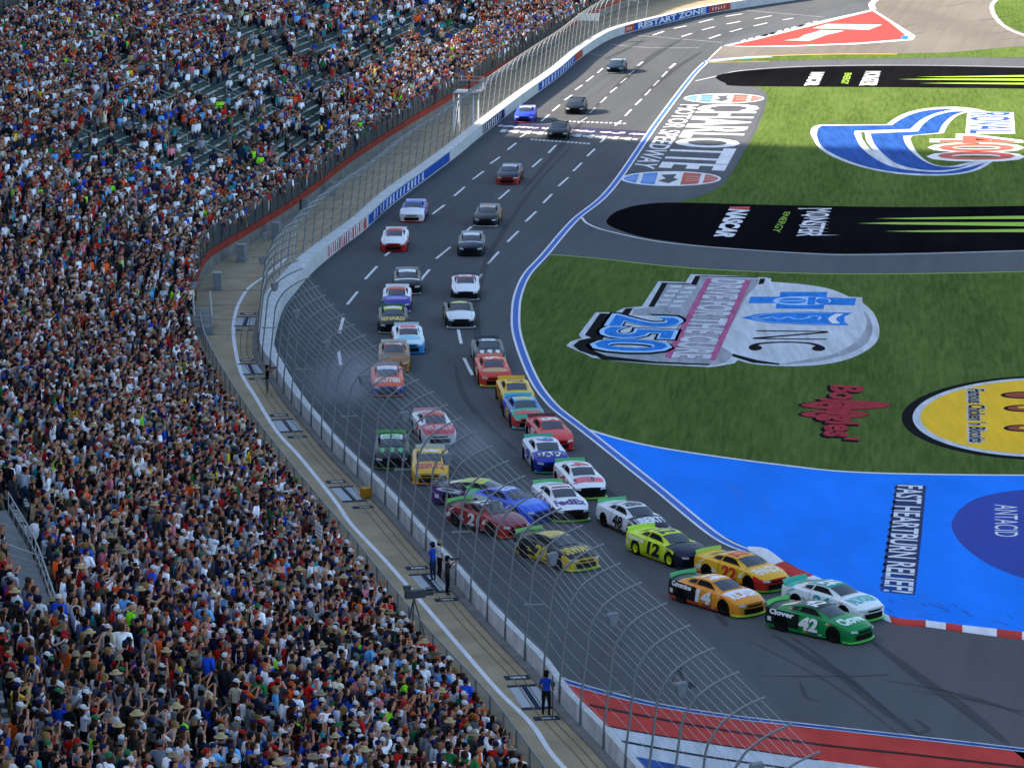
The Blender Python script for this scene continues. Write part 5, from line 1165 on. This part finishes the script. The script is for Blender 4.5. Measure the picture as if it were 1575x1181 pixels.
# regions: 0 skin, 1 shirt, 2 shorts/trousers, 3 shoe, 4 hair, 5 shin
SHIRT0 = {'white': ('#e4e6ea', 20), 'light grey': ('#9aa0a8', 9), 'grey': ('#646a72', 8), 'charcoal': ('#2e3136', 9), 'black': ('#131418', 11), 'navy': ('#161e3c', 11), 'royal blue': ('#1f46b0', 6), 'sky blue': ('#5a9cd0', 4), 'red': ('#b8221c', 7), 'maroon': ('#5a1820', 4), 'orange': ('#e05a20', 3), 'yellow': ('#e0c028', 1.5), 'neon green': ('#90e828', .8), 'green': ('#1e6a38', 2), 'teal': ('#1f8890', 2), 'tan': ('#a08a68', 3), 'olive': ('#4c4a30', 2), 'pink': ('#d07a88', 1.5), 'purple': ('#4a3080', 1.2), 'plaid blue': ('#4a5878', 2), 'cream': ('#cfc6ac', 2)}
SHIRT = {k: v for k, v in SHIRT0.items()}
for k, w in (('white', 22), ('navy', 14), ('black', 15), ('charcoal', 12), ('light grey', 11), ('grey', 10), ('orange', 2), ('yellow', .8), ('red', 6), ('maroon', 4), ('purple', .8), ('royal blue', 4.5)): SHIRT[k] = (SHIRT[k][0], w)
PANTS = {'khaki shorts': ('#8a7858', 5, 0), 'denim shorts': ('#2c3c58', 4, 0), 'black shorts': ('#16171a', 4, 0), 'grey shorts': ('#5a5e62', 3, 0), 'blue jeans': ('#26344e', 4, 1), 'dark trousers': ('#1a1b20', 3, 1), 'white shorts': ('#b8babc', 1, 0)}
HATS = {'white cap': ('#d0d0d0', 3), 'black cap': ('#141518', 5), 'red cap': ('#a02420', 1.6), 'navy cap': ('#182048', 3), 'grey cap': ('#606468', 2), 'orange cap': ('#b8542c', .4), 'straw hat': ('#b8a478', .5), 'tan bucket hat': ('#8f8468', .6), 'green cap': ('#2a7048', .3), 'no hat': (None, 12)}
HAIRC = {'dark': '#1c1410', 'brown': '#3c2818', 'black': '#0e0c0c', 'grey': '#6a6864', 'blond': '#80683c'}
SKINC = [('#bc8468', 5), ('#a87054', 4), ('#c8947a', 3), ('#7a5440', 1.5), ('#4c3428', 1.2)]
def pick(d, k=None):
    ks = list(d); w = np.array([d[q][1] for q in ks], float); return ks[int(rng.choice(len(ks), p=w/w.sum()))]
def pickskin():
    w = np.array([q[1] for q in SKINC]); return SKINC[int(rng.choice(len(SKINC), p=w/w.sum()))][0]
def hat_geo(kind):
    """cap or brimmed hat sitting on the head at the person's own origin"""
    V, F = [], []; lathe_ = []
    if kind in ('straw hat', 'tan bucket hat'):
        rb = .20 if kind == 'straw hat' else .14; lathe_ = [(rb, 1.695), (rb*.98, 1.71), (.105, 1.72), (.098, 1.80), (.07, 1.83), (.001, 1.835)]
    else: lathe_ = [(.096, 1.69), (.098, 1.73), (.085, 1.79), (.05, 1.82), (.001, 1.825)]
    k = 10
    for i in range(k):
        a = 2*math.pi*i/k
        for (r, z) in lathe_: V.append((r*math.cos(a)*.92, .015+r*math.sin(a)*1.08, z))
    q = len(lathe_)
    for i in range(k):
        for j in range(q-1): F.append((i*q+j, ((i+1) % k)*q+j, ((i+1) % k)*q+j+1, i*q+j+1))
    if 'cap' in kind:
        n = len(V); V += [(-.075, .09, 1.70), (.075, .09, 1.70), (.06, .19, 1.685), (-.06, .19, 1.685), (-.075, .09, 1.715), (.075, .09, 1.715), (.06, .19, 1.70), (-.06, .19, 1.70)]
        F += [(n, n+3, n+2, n+1), (n+4, n+5, n+6, n+7), (n+3, n+7, n+6, n+2), (n, n+4, n+7, n+3), (n+1, n+2, n+6, n+5)]
    return V, F
def hair_geo(long):
    V, F = [], []; k = 10; pr = [(.080 if not long else .088, 1.57 if not long else 1.47), (.086, 1.66), (.084, 1.725), (.058, 1.775), (.001, 1.79)]
    for i in range(k):
        a = math.pi*1.02+2*math.pi*(i/k)*1.0
        fr_ = max(0, math.sin(a))
        for j, (r, z) in enumerate(pr): V.append((r*math.cos(a)*1.0, .005+r*math.sin(a)*1.12-.01, z if j > 1 else z+(.19 if j == 0 else .09)*fr_+(.06 if long and j == 0 else 0)*fr_))
    q = len(pr)
    for i in range(k):
        for j in range(q-1): F.append((i*q+j, ((i+1) % k)*q+j, ((i+1) % k)*q+j+1, i*q+j+1))
    return V, F
LO = {k: person_mesh(k, True) for k in POSES}; HI = {k: person_mesh(k, False) for k in POSES}
# region -> material slot on the detailed bodies
for k, (me, fr) in HI.items():
    for _ in range(5): me.materials.append(None)
    sl = {0: 0, 1: 1, 2: 2, 3: 3, 4: 0, 5: 4}
    me.polygons.foreach_set('material_index', [sl[int(r)] for r in fr]); me.polygons.foreach_set('use_smooth', [True]*len(me.polygons)); me.update()
def cloth(h): return mat('cloth_'+h.lstrip('#'), h, .85, .1)
HATM, HAIRM = {}, {}
def hatmesh(kind):
    if kind not in HATM: HATM[kind] = mm('hat', *hat_geo(kind), cloth(HATS[kind][0]), True)
    return HATM[kind]
def hairmesh(c, long):
    if (c, long) not in HAIRM: HAIRM[(c, long)] = mm('hair', *hair_geo(long), cloth(HAIRC[c]), True)
    return HAIRM[(c, long)]
def person(pos, rz, pose, shirt, pants, hat, hair, long, skin, scale, label, group=None, cat='person'):
    r = empty('person', pos, rz-math.pi/2, label, cat, group); r.scale = (scale*rng.uniform(1.05, 1.25), scale*1.08, scale)
    b_ = bpy.data.objects.new('body', HI[pose][0]); C.objects.link(b_); b_.parent = r
    ph, _, lg = PANTS[pants]
    for k, h in enumerate((skin, SHIRT[shirt][0], ph, '#d8d8d8' if rng.random() < .4 else '#26262a', ph if lg else skin)):
        b_.material_slots[k].link = 'OBJECT'; b_.material_slots[k].material = cloth(h)
    o = bpy.data.objects.new('hair', hairmesh(hair, long)); C.objects.link(o); o.parent = r
    if hat != 'no hat': o = bpy.data.objects.new('hat', hatmesh(hat)); C.objects.link(o); o.parent = r
    return r
# ---- seats of the crowd
def inpoly(u, v, P):
    c = False; n = len(P)
    for i in range(n):
        x1, y1 = P[i]; x2, y2 = P[(i+1) % n]
        if (y1 > v) != (y2 > v) and u < (x2-x1)*(v-y1)/(y2-y1)+x1: c = not c
    return c
EMPTY = [([(120, 170), (250, 90), (300, 110), (420, 60), (520, 100), (510, 190), (440, 250), (330, 280), (230, 270), (100, 260)], .16), ([(340, 0), (560, 0), (720, 0), (760, 40), (640, 90), (560, 140), (450, 110), (340, 60)], .22), ([(170, 60), (280, 60), (280, 100), (180, 110)], .7), ([(60, 180), (150, 150), (170, 220), (80, 240)], .6), ([(330, 200), (430, 190), (400, 260), (320, 280)], .25), ([(380, 230), (520, 140), (560, 180), (440, 270)], .55)]
HARD = [[(17, 770), (32, 770), (92, 975), (62, 968)], [(322, 1065), (336, 1065), (370, 1160), (350, 1168)]]
cand = []
sn = rng.random((400, 60))
for r in range(NR-1):
    a = 1.0+rng.uniform(0, .5)
    while a < FR.L-1:
        a += rng.uniform(.47, .56)
        ai = min(abs(a-q) for q in (math.floor((a-8)/13)*13+8, math.floor((a-8)/13)*13+21))
        if ai < .55 and rng.random() < .8: continue
        off = sh(a)-(r*TR+rng.uniform(.08, .42)); p = FR.at(a, off, z0(a)+r*RI)
        if p.y < 90: continue
        u, v, s_ = PX(p.x, p.y, p.z+.9)
        if u < -70 or v < -60 or v > 1270 or u > 1300: continue
        keep = .955
        gone = sn[int(a/6.5+.35*(r//2)) % 400, r//2]
        for P, k in EMPTY:
            if inpoly(u, v, P): keep = min(keep, .10 if gone > k+.08 else .88)
        if v < 60 and u > 700: keep = min(keep, .9)
        if on_aisle(a, r): continue
        if rng.random() > keep: continue
        if any(inpoly(*PX(p.x, p.y, p.z+.2)[:2], P) for P in HARD): continue
        cand.append((s_, a, r, p, u, v))
print('people', len(cand))
inside = [c for c in cand if 4 < c[4] < 1570 and 12 < c[5] < 1172 and PX(c[3].x, c[3].y, c[3].z+1.5)[1] < 1170]
inside.sort(key=lambda c: -c[0]); hero = inside[:290]; hs = set(id(c) for c in hero)
mass = [c for c in cand if id(c) not in hs]
# prominent people of the photograph: pixel of the chest, clothes
PROM = [(885/3.02, 790+590/3.02, 'yellow', 'denim shorts', 'no hat'), (400/3.02, 790+1110/3.02, 'neon green', 'black shorts', 'no hat'), (1410/3.02, 790+510/3.02, 'maroon', 'grey shorts', 'no hat'), (540/3.02, 790+290/3.02, 'royal blue', 'khaki shorts', 'no hat'), (610/3.02, 790+450/3.02, 'red', 'denim shorts', 'black cap'), (280/3.02, 790+715/3.02, 'orange', 'khaki shorts', 'no hat'), (875/3.02, 790+780/3.02, 'teal', 'khaki shorts', 'no hat'), (1400/3.02, 790+740/3.02, 'royal blue', 'denim shorts', 'navy cap'), (1165/3.02, 790+720/3.02, 'cream', 'black shorts', 'white cap'), (840/3.02, 790+1120/3.02, 'white', 'black shorts', 'no hat'), (1250/3.02, 790+1080/3.02, 'red', 'dark trousers', 'no hat'), (1180/3.02, 790+1110/3.02, 'sky blue', 'khaki shorts', 'no hat'), (1450/3.02, 790+340/3.02, 'orange', 'khaki shorts', 'orange cap'), (1190/3.02, 790+570/3.02, 'royal blue', 'khaki shorts', 'red cap'), (620/3.02, 790+290/3.02, 'light grey', 'grey shorts', 'tan bucket hat'), (640/3.02, 790+1000/3.02, 'white', 'khaki shorts', 'straw hat'), (520/3.02, 790+1050/3.02, 'black', 'khaki shorts', 'straw hat'), (480/3.02, 790+980/3.02, 'white', 'khaki shorts', 'no hat'), (220/3.02, 790+960/3.02, 'light grey', 'white shorts', 'grey cap'), (1095/3.02, 790+880/3.02, 'red', 'khaki shorts', 'no hat'),
 (520+165/3.02, 790+850/3.02, 'royal blue', 'blue jeans', 'white cap'), (520+245/3.02, 790+960/3.02, 'white', 'khaki shorts', 'white cap'), (520+300/3.02, 790+1040/3.02, 'royal blue', 'khaki shorts', 'no hat'), (520+640/3.02, 790+880/3.02, 'white', 'dark trousers', 'black cap'), (520+610/3.02, 790+760/3.02, 'royal blue', 'dark trousers', 'green cap'), (520+330/3.02, 790+930/3.02, 'black', 'dark trousers', 'straw hat'), (520+150/3.02, 790+720/3.02, 'white', 'khaki shorts', 'white cap'), (520+540/3.02, 790+1040/3.02, 'light grey', 'dark trousers', 'no hat'), (520+520/3.02, 790+890/3.02, 'teal', 'black shorts', 'no hat'), (520+435/3.02, 790+650/3.02, 'grey', 'denim shorts', 'no hat')]
free = list(range(len(hero))); attrs = {}
for (u, v, sh_, pa, ha) in PROM:
    if not free: break
    i = min(free, key=lambda k: (hero[k][4]-u)**2+(PX(hero[k][3].x, hero[k][3].y, hero[k][3].z+1.25)[1]-v)**2)
    attrs[i] = (sh_, pa, ha); free.remove(i)
used = set(); GA = {'watch': 'arms bent at the waist', 'hips': 'hands on hips', 'phone': 'holding both hands up to the face', 'crossed': 'arms folded', 'down': 'arms hanging', 'cheer': 'both arms raised', 'point': 'pointing one arm ahead', 'stride': 'stepping along the row'}
PK = list(POSES); PW = np.array([.25, .13, .12, .11, .25, .04, .03, .07])
rowname = lambda r: 'front row' if r == 0 else 'row %d up' % (r+1)
neigh = {}
for i, c in enumerate(hero):
    sh_, pa, ha = attrs.get(i, (pick(SHIRT), pick(PANTS), pick(HATS))); pose = str(rng.choice(PK, p=PW/PW.sum())); hair = str(rng.choice(list(HAIRC), p=[.32, .28, .22, .08, .10])); lg = rng.random() < .3
    p = c[3]; tgt = Vector((6, 165, 0))-p; rz = math.atan2(tgt.y, tgt.x)*.5+FR.ang(c[1])*.5+rng.normal(0, .28)
    neigh[i] = (p.copy(), sh_, ha)
    base = '%s%s top, %s, %s' % (sh_, '' , pa, ha if ha != 'no hat' else ('long ' if lg else 'short ')+hair+' hair')
    L = base; 
    if L in used: L = base+', '+GA[pose]
    if L in used or len(L.split()) < 5:
        near = [(q, (w[0]-p).length) for q, w in neigh.items() if q != i]; near.sort(key=lambda t: t[1]); w = neigh[near[0][0]][1] if near else 'white'
        L = base+', '+GA[pose].split(' at ')[0]+', beside '+w+' top'
    if L in used: L = base+', '+rowname(c[2])+' beside '+(w if near else 'white')+' top'
    n_ = 0
    while L in used and n_ < 8: n_ += 1; L = base+', '+rowname(c[2])+', near '+(neigh[near[min(len(near)-1, n_)][0]][1])+' and '+w+' tops'
    used.add(L); ws = L.split(); L = ' '.join(ws[:16])
    person(tuple(p), rz, pose, sh_, pa, ha, hair, lg, pickskin(), rng.uniform(.95, 1.06), L, 'spectators standing in the grandstand')
# ---- the rest of the crowd as one mesh
def lo_variants():
    out = []
    for k in PK:
        for hk in ('none', 'cap', 'straw hat', 'long'):
            me, fr = LO[k]; V = np.array([v.co[:] for v in me.vertices]); F = [tuple(p.vertices) for p in me.polygons]; rg = list(fr)
            V2_, F2_ = hat_geo('white cap' if hk == 'cap' else hk) if hk in ('cap', 'straw hat') else hair_geo(hk == 'long')
            n = len(V); V = np.vstack([V, np.array(V2_)]); F += [tuple(i+n for i in f) for f in F2_]; rg += [6 if hk in ('cap', 'straw hat') else 4]*len(F2_)
            out.append((k, hk, V, F, np.array(rg)))
    return out
VAR = lo_variants(); print('low person verts', len(VAR[0][2]), 'faces', len(VAR[0][3]))
va = []
for (k, hk, V, F, rg) in VAR:
    fl = np.concatenate([np.array(f) for f in F]); ct = np.array([len(f) for f in F]); va.append((V, fl, ct, rg))
PVs, PFs, PCs, PCol = [], [], [], []; base_ = 0
LIN = {}
def lin(h):
    if h not in LIN: LIN[h] = np.array(hexc(h))
    return LIN[h]
for c in mass:
    pose = int(rng.choice(len(PK), p=PW/PW.sum())); ha = pick(HATS); hk = 2 if ha in ('straw hat', 'tan bucket hat') else (1 if ha != 'no hat' else (3 if rng.random() < .3 else 0))
    V, fl, ct, rg = va[pose*4+hk]; p = c[3]; tgt = Vector((6, 165, 0))-p
    rz = math.atan2(tgt.y, tgt.x)*.4+FR.ang(c[1])*.6+rng.normal(0, .35)-math.pi/2; s_ = rng.uniform(.93, 1.09)
    if rng.random() < .06: s_ *= .8
    cs, sn_ = math.cos(rz), math.sin(rz); X = V[:, 0]*s_*rng.uniform(1.05, 1.28); Y = V[:, 1]*s_
    PVs.append(np.stack([X*cs-Y*sn_+p.x, X*sn_+Y*cs+p.y, V[:, 2]*s_+p.z], 1)); PFs.append(fl+base_); PCs.append(ct); base_ += len(V)
    skin = lin(pickskin()); pk_ = PANTS[pick(PANTS)]; sh_ = lin(SHIRT[pick(SHIRT)][0])*rng.uniform(1.05, 1.7)
    if rng.random() < .03: sh_ = skin
    tab = np.stack([skin, sh_, lin(pk_[0]), lin('#50505a'), lin(HAIRC[str(rng.choice(list(HAIRC), p=[.32, .28, .22, .08, .10]))]), lin(pk_[0]) if pk_[2] else skin, lin(HATS[ha][0] or '#1c1410')])
    PCol.append(tab[rg])
PV = np.concatenate(PVs); PF = np.concatenate(PFs); PC = np.concatenate(PCs); PCl = np.concatenate(PCol)
me = bpy.data.meshes.new('crowd'); me.vertices.add(len(PV)); me.vertices.foreach_set('co', PV.astype(np.float32).ravel())
me.loops.add(len(PF)); me.loops.foreach_set('vertex_index', PF.astype(np.int32)); me.polygons.add(len(PC)); me.polygons.foreach_set('loop_start', (np.cumsum(PC)-PC).astype(np.int32))
me.update(calc_edges=True)
at = me.attributes.new('clothing', 'FLOAT_COLOR', 'FACE'); at.data.foreach_set('color', np.hstack([PCl, np.ones((len(PCl), 1))]).astype(np.float32).ravel())
me.polygons.foreach_set('use_smooth', [True]*len(PC))
M_CROWD = bpy.data.materials.new('crowd_clothing'); M_CROWD.use_nodes = True; nt = M_CROWD.node_tree; p = nt.nodes['Principled BSDF']; p.inputs['Roughness'].default_value = .85; p.inputs['Specular IOR Level'].default_value = .1
an = nt.nodes.new('ShaderNodeAttribute'); an.attribute_name = 'clothing'; nt.links.new(an.outputs['Color'], p.inputs['Base Color'])
crowd = link('crowd', me, M_CROWD); tag(crowd, 'vast crowd of spectators filling the grandstand behind the nearest ones', 'crowd', kind='stuff')

# ------------------------------------------------------------------ crew and photographers on the walkway
def walker(u, v, rz, pose, shirt, pants, hat, hair, label, scale=1.0, skin='#a87c62', grp=None):
    g_ = G(u, v); return person((g_.x, g_.y, .012), R(rz), pose, shirt, pants, hat, hair, False, skin, scale, label, grp)
def gear(o, cam_at):
    """camera with a long lens held in front of the face"""
    V, F = [], []; box(V, F, (0, .22, 1.63), (.15, .10, .12)); tube(V, F, [(0, .27, 1.63), (0, .58, 1.64)], [.05, .06], 8)
    c = mk('photo_camera', V, F, M_DSTEEL); c.location = o.location; c.rotation_euler = o.rotation_euler; tag(c, cam_at, 'camera', 'cameras held by the photographers'); return c
ph1 = walker(411, 609, 10, 'phone', 'black', 'grey shorts', 'black cap', 'dark', 'photographer in black top and grey trousers alone on the upper walkway', 1.0)
gear(ph1, 'black long lens camera held by the lone photographer by the upper wall')
walker(666, 894, 150, 'crossed', 'royal blue', 'blue jeans', 'navy cap', 'dark', 'man in purple blue shirt and jeans standing beside two others on the walkway', 1.02)
walker(676, 889, 20, 'down', 'white', 'dark trousers', 'tan bucket hat', 'brown', 'man in white shirt half hidden between the blue shirt and the photographer', .98)
ph2 = walker(688, 915, 15, 'phone', 'charcoal', 'dark trousers', 'black cap', 'dark', 'photographer in dark brown vest and black trousers nearest the wall', 1.0)
gear(ph2, 'black long lens camera raised by the photographer in dark vest')
ph3 = walker(840, 1101, 70, 'watch', 'royal blue', 'dark trousers', 'black cap', 'dark', 'worker in blue shirt holding a black pole camera on the lower walkway', 1.03, '#8a5c46')
V, F = [], []; g_ = G(850, 1105); tube(V, F, [(0, 0, 0), (0, .03, 1.75)], .02, 6); box(V, F, (.02, .05, 1.4), (.16, .2, .16))
mono = mk('monopod', V, F, M_DSTEEL); mono.location = (g_.x, g_.y, .012); tag(mono, 'black monopod with small camera standing beside the blue shirted worker', 'monopod')
# television camera on a pedestal at the front rail
g_ = G(655, 990); tv = empty('television_camera', (g_.x-.5, g_.y, .25), R(20), 'large black television camera on a tripod behind the front rail', 'camera')
V, F = [], []; box(V, F, (.05, 0, 1.95), (.85, .28, .34)); tube(V, F, [(.45, 0, 1.97), (.85, 0, 1.97)], [.13, .15], 10); mk('camera_body', V, F, M_DSTEEL, tv)
V, F = [], []; box(V, F, (-.3, .0, 2.25), (.3, .2, .18)); box(V, F, (.7, 0, 2.14), (.3, .34, .03)); mk('viewfinder', V, F, M_DSTEEL, tv)
for k in range(3):
    V, F = [], []; an = 2*math.pi*k/3; tube(V, F, [(0, 0, 1.75), (.5*math.cos(an), .5*math.sin(an), 0)], .03, 6); mk('tripod_leg', V, F, M_DSTEEL, tv)
# orange equipment case by the wall
g_ = G(563, 766); cs = empty('equipment_case', (g_.x, g_.y, .012), R(35), 'yellow orange equipment case left at the foot of the wall', 'case')
V, F = [], []; box(V, F, (0, 0, .28), (.48, .38, .42)); m_ = mk('case_body', V, F, mat('case_orange', (.48, .22, .02), .5), cs)
V, F = [], []; box(V, F, (0, 0, .51), (.50, .40, .05)); mk('lid', V, F, mat('case_lid', (.55, .30, .05), .5), cs)
V, F = [], []; tube(V, F, [(-.12, .22, .35), (-.12, .28, .35), (.12, .28, .35), (.12, .22, .35)], .015, 5); mk('handle', V, F, M_DSTEEL, cs)
# hand made sign held up in the crowd
q = G(490, 816, 3.6); sg = empty('cardboard_sign', tuple(q), R(-70), 'white hand lettered cardboard sign held above the crowd', 'sign')
V, F = [], []; box(V, F, (0, 0, 0), (1.0, .02, .62)); mk('board', V, F, M_BWHITE, sg)
V, F = [], []
for k in range(3):
    for j in range(5): box(V, F, (-.36+j*.18+rng.uniform(-.02, .02), -.018, .17-k*.17), (.12*rng.uniform(.5, 1), .008, .05))
mk('scribble', V, F, M_DSTEEL, sg)
V, F = [], []; tube(V, F, [(0, .02, -.25), (0, .02, -.8)], .015, 5); mk('stick', V, F, M_SEATT, sg)
# speaker cabinets standing on the walkway below the red fascia
for i, (u, v, w, lb) in enumerate([(334, 445, .8, 'grey cabinet beside the gate rail at the bend, lowest of the row'), (372, 402, .85, 'grey cabinet below the red fascia, second one up from the gate'), (425, 366, .8, 'grey cabinet below the red fascia, third one up from the gate'), (470, 326, .7, 'small grey cabinet below the red fascia, fourth up from the gate'), (512, 300, .7, 'small grey cabinet below the red fascia, farthest of the row')]):
    g_ = G(u, v); a = FR.near(g_.x, g_.y); c = empty('equipment_cabinet', (g_.x, g_.y, .012), FR.ang(a), lb, 'cabinet', 'grey cabinets standing on the walkway')
    V, F = [], []; box(V, F, (0, 0, w*.72), (w*.7, w, w*1.35)); mk('cabinet_body', V, F, M_LAMP, c)
    V, F = [], []; box(V, F, (0, 0, .03), (w*.8, w*1.1, .06)); box(V, F, (0, 0, w*1.42), (w*.76, w*1.06, .05)); mk('rim_trim', V, F, M_STEEL, c)
# gate rail and steps at the corner of the stand
g_ = G(312, 505); gt = empty('stair_gate', (g_.x, g_.y, .012), FR.ang(FR.near(g_.x, g_.y)), 'white tubular stair gate at the corner of the grandstand by the bend', 'gate')
M_PR = mat('white_rail', (.50, .52, .53), .5)
V, F = [], []
for x in (-.55, .55): tube(V, F, [(x, -1.6, 0), (x, -1.6, 1.1), (x, 1.6, 2.1), (x, 1.6, 0)], .035, 6)
for k in range(5): tube(V, F, [(.55, -1.6+.64*k+.2, .05), (.55, -1.6+.64*k+.2, 1.15+.2*k)], .02, 5)
tube(V, F, [(.55, -1.6, .55), (.55, 1.6, 1.5)], .025, 5); mk('rails', V, F, M_PR, gt)
V, F = [], []
for k in range(6): box(V, F, (0, -1.3+.5*k, .1+.19*k), (1.0, .48, .06))
box(V, F, (0, -2.0, .25), (1.1, .7, .5)); mk('steps', V, F, M_LAMP, gt)
# flag stand at the finish line
aS = WALL.near(*G(742, 208).xy); fb = WALL.at(aS, -1.5, 0); fs = empty('flag_stand', tuple(fb), WALL.ang(aS), "starter's flag stand of white and grey steel above the finish line", 'flag stand')
V, F = [], []
for x in (-.9, .9):
    for y in (-1.6, 1.6): tube(V, F, [(x, y, 0), (x, y, 3.9)], .07, 6)
tube(V, F, [(-.9, -1.6, .2), (-.9, 1.6, 3.7)], .04, 5); tube(V, F, [(-.9, 1.6, .2), (-.9, -1.6, 3.7)], .04, 5); mk('legs', V, F, M_BWHITE, fs)
V, F = [], []; box(V, F, (.2, 0, 3.95), (2.4, 3.6, .14)); mk('platform', V, F, M_STEEL, fs)
V, F = [], []
for z in (4.4, 4.8, 5.1):
    tube(V, F, [(-1, -1.8, z), (1.4, -1.8, z), (1.4, 1.8, z), (-1, 1.8, z)], .03, 5)
for y in (-1.8, -.9, 0, .9, 1.8): tube(V, F, [(1.4, y, 3.95), (1.4, y, 5.1)], .03, 5)
mk('railing', V, F, M_STEEL, fs)
V, F = [], []; box(V, F, (1.42, .7, 4.5), (.04, 1.2, .75)); mk('white_panel', V, F, M_BWHITE, fs)
person(tuple(WALL.at(aS-.3, -1.2, 4.03)), WALL.ang(aS), 'point', 'orange', 'dark trousers', 'white cap', 'dark', False, '#a87c62', 1.0, 'flag man in orange top standing on the flag stand platform')
# blank white board on the fence near the far bend
aW = WALL.near(*G(935, 62).xy); wb = WALL.at(aW-1, -2.2, 2.7); bd = empty('white_board', tuple(wb), R(-90+90), 'blank white board fixed to the fence near the far bend', 'board')
V, F = [], []; box(V, F, (0, 0, 0), (2.5, .08, .85)); mk('board_panel', V, F, mat('board_white', (.8, .8, .78), .5), bd)
V, F = [], []
for x in (-.9, .9): tube(V, F, [(x, .06, -2.7), (x, .06, .4)], .05, 6)
mk('posts', V, F, M_STEEL, bd)
# ------------------------------------------------------------------ tyre smoke
def smoke(u, v, rad, dens, label, zc=1.2):
    g_ = G(u, v); me = bpy.data.meshes.new('tyre_smoke'); bm = bmesh.new(); bmesh.ops.create_uvsphere(bm, u_segments=20, v_segments=12, radius=1)
    for w in bm.verts: w.co = Vector((w.co.x*rad[0], w.co.y*rad[1], max(-zc+.05, w.co.z*rad[2])))
    bm.to_mesh(me); bm.free()
    m = bpy.data.materials.new('tyre_smoke'); m.use_nodes = True; nt = m.node_tree; nt.nodes.remove(nt.nodes['Principled BSDF']); pv = nt.nodes.new('ShaderNodeVolumePrincipled')
    nt.links.new(pv.outputs[0], nt.nodes['Material Output'].inputs['Volume']); pv.inputs['Color'].default_value = (.75, .80, .92, 1)
    tc = nt.nodes.new('ShaderNodeTexCoord'); sc_ = nt.nodes.new('ShaderNodeVectorMath'); sc_.operation = 'DIVIDE'; sc_.inputs[1].default_value = rad
    ln = nt.nodes.new('ShaderNodeVectorMath'); ln.operation = 'LENGTH'; nt.links.new(tc.outputs['Object'], sc_.inputs[0]); nt.links.new(sc_.outputs[0], ln.inputs[0])
    mr = nt.nodes.new('ShaderNodeMapRange'); mr.interpolation_type = 'SMOOTHSTEP'; mr.inputs[1].default_value = 1; mr.inputs[2].default_value = .15; mr.inputs[3].default_value = 0; mr.inputs[4].default_value = 1
    nt.links.new(ln.outputs['Value'], mr.inputs[0]); nz = nt.nodes.new('ShaderNodeTexNoise'); nz.inputs['Scale'].default_value = .45; nz.inputs['Detail'].default_value = 3; nt.links.new(tc.outputs['Object'], nz.inputs['Vector'])
    m2 = nt.nodes.new('ShaderNodeMapRange'); m2.inputs[1].default_value = .35; m2.inputs[2].default_value = .7; nt.links.new(nz.outputs[0], m2.inputs[0])
    a_ = nt.nodes.new('ShaderNodeMath'); a_.operation = 'MULTIPLY'; nt.links.new(mr.outputs[0], a_.inputs[0]); nt.links.new(m2.outputs[0], a_.inputs[1])
    b_ = nt.nodes.new('ShaderNodeMath'); b_.operation = 'MULTIPLY'; nt.links.new(a_.outputs[0], b_.inputs[0]); b_.inputs[1].default_value = dens; nt.links.new(b_.outputs[0], pv.inputs['Density'])
    o = link('tyre_smoke', me, m); o.location = (g_.x, g_.y, zc); tag(o, label, 'smoke', kind='stuff')
smoke(538, 618, (3.4, 8, 1.9), .17, 'pale blue tyre smoke drifting behind the sliding orange car')
smoke(725, 712, (2.6, 5, 1.4), .10, 'thin tyre smoke beside the golden yellow car')
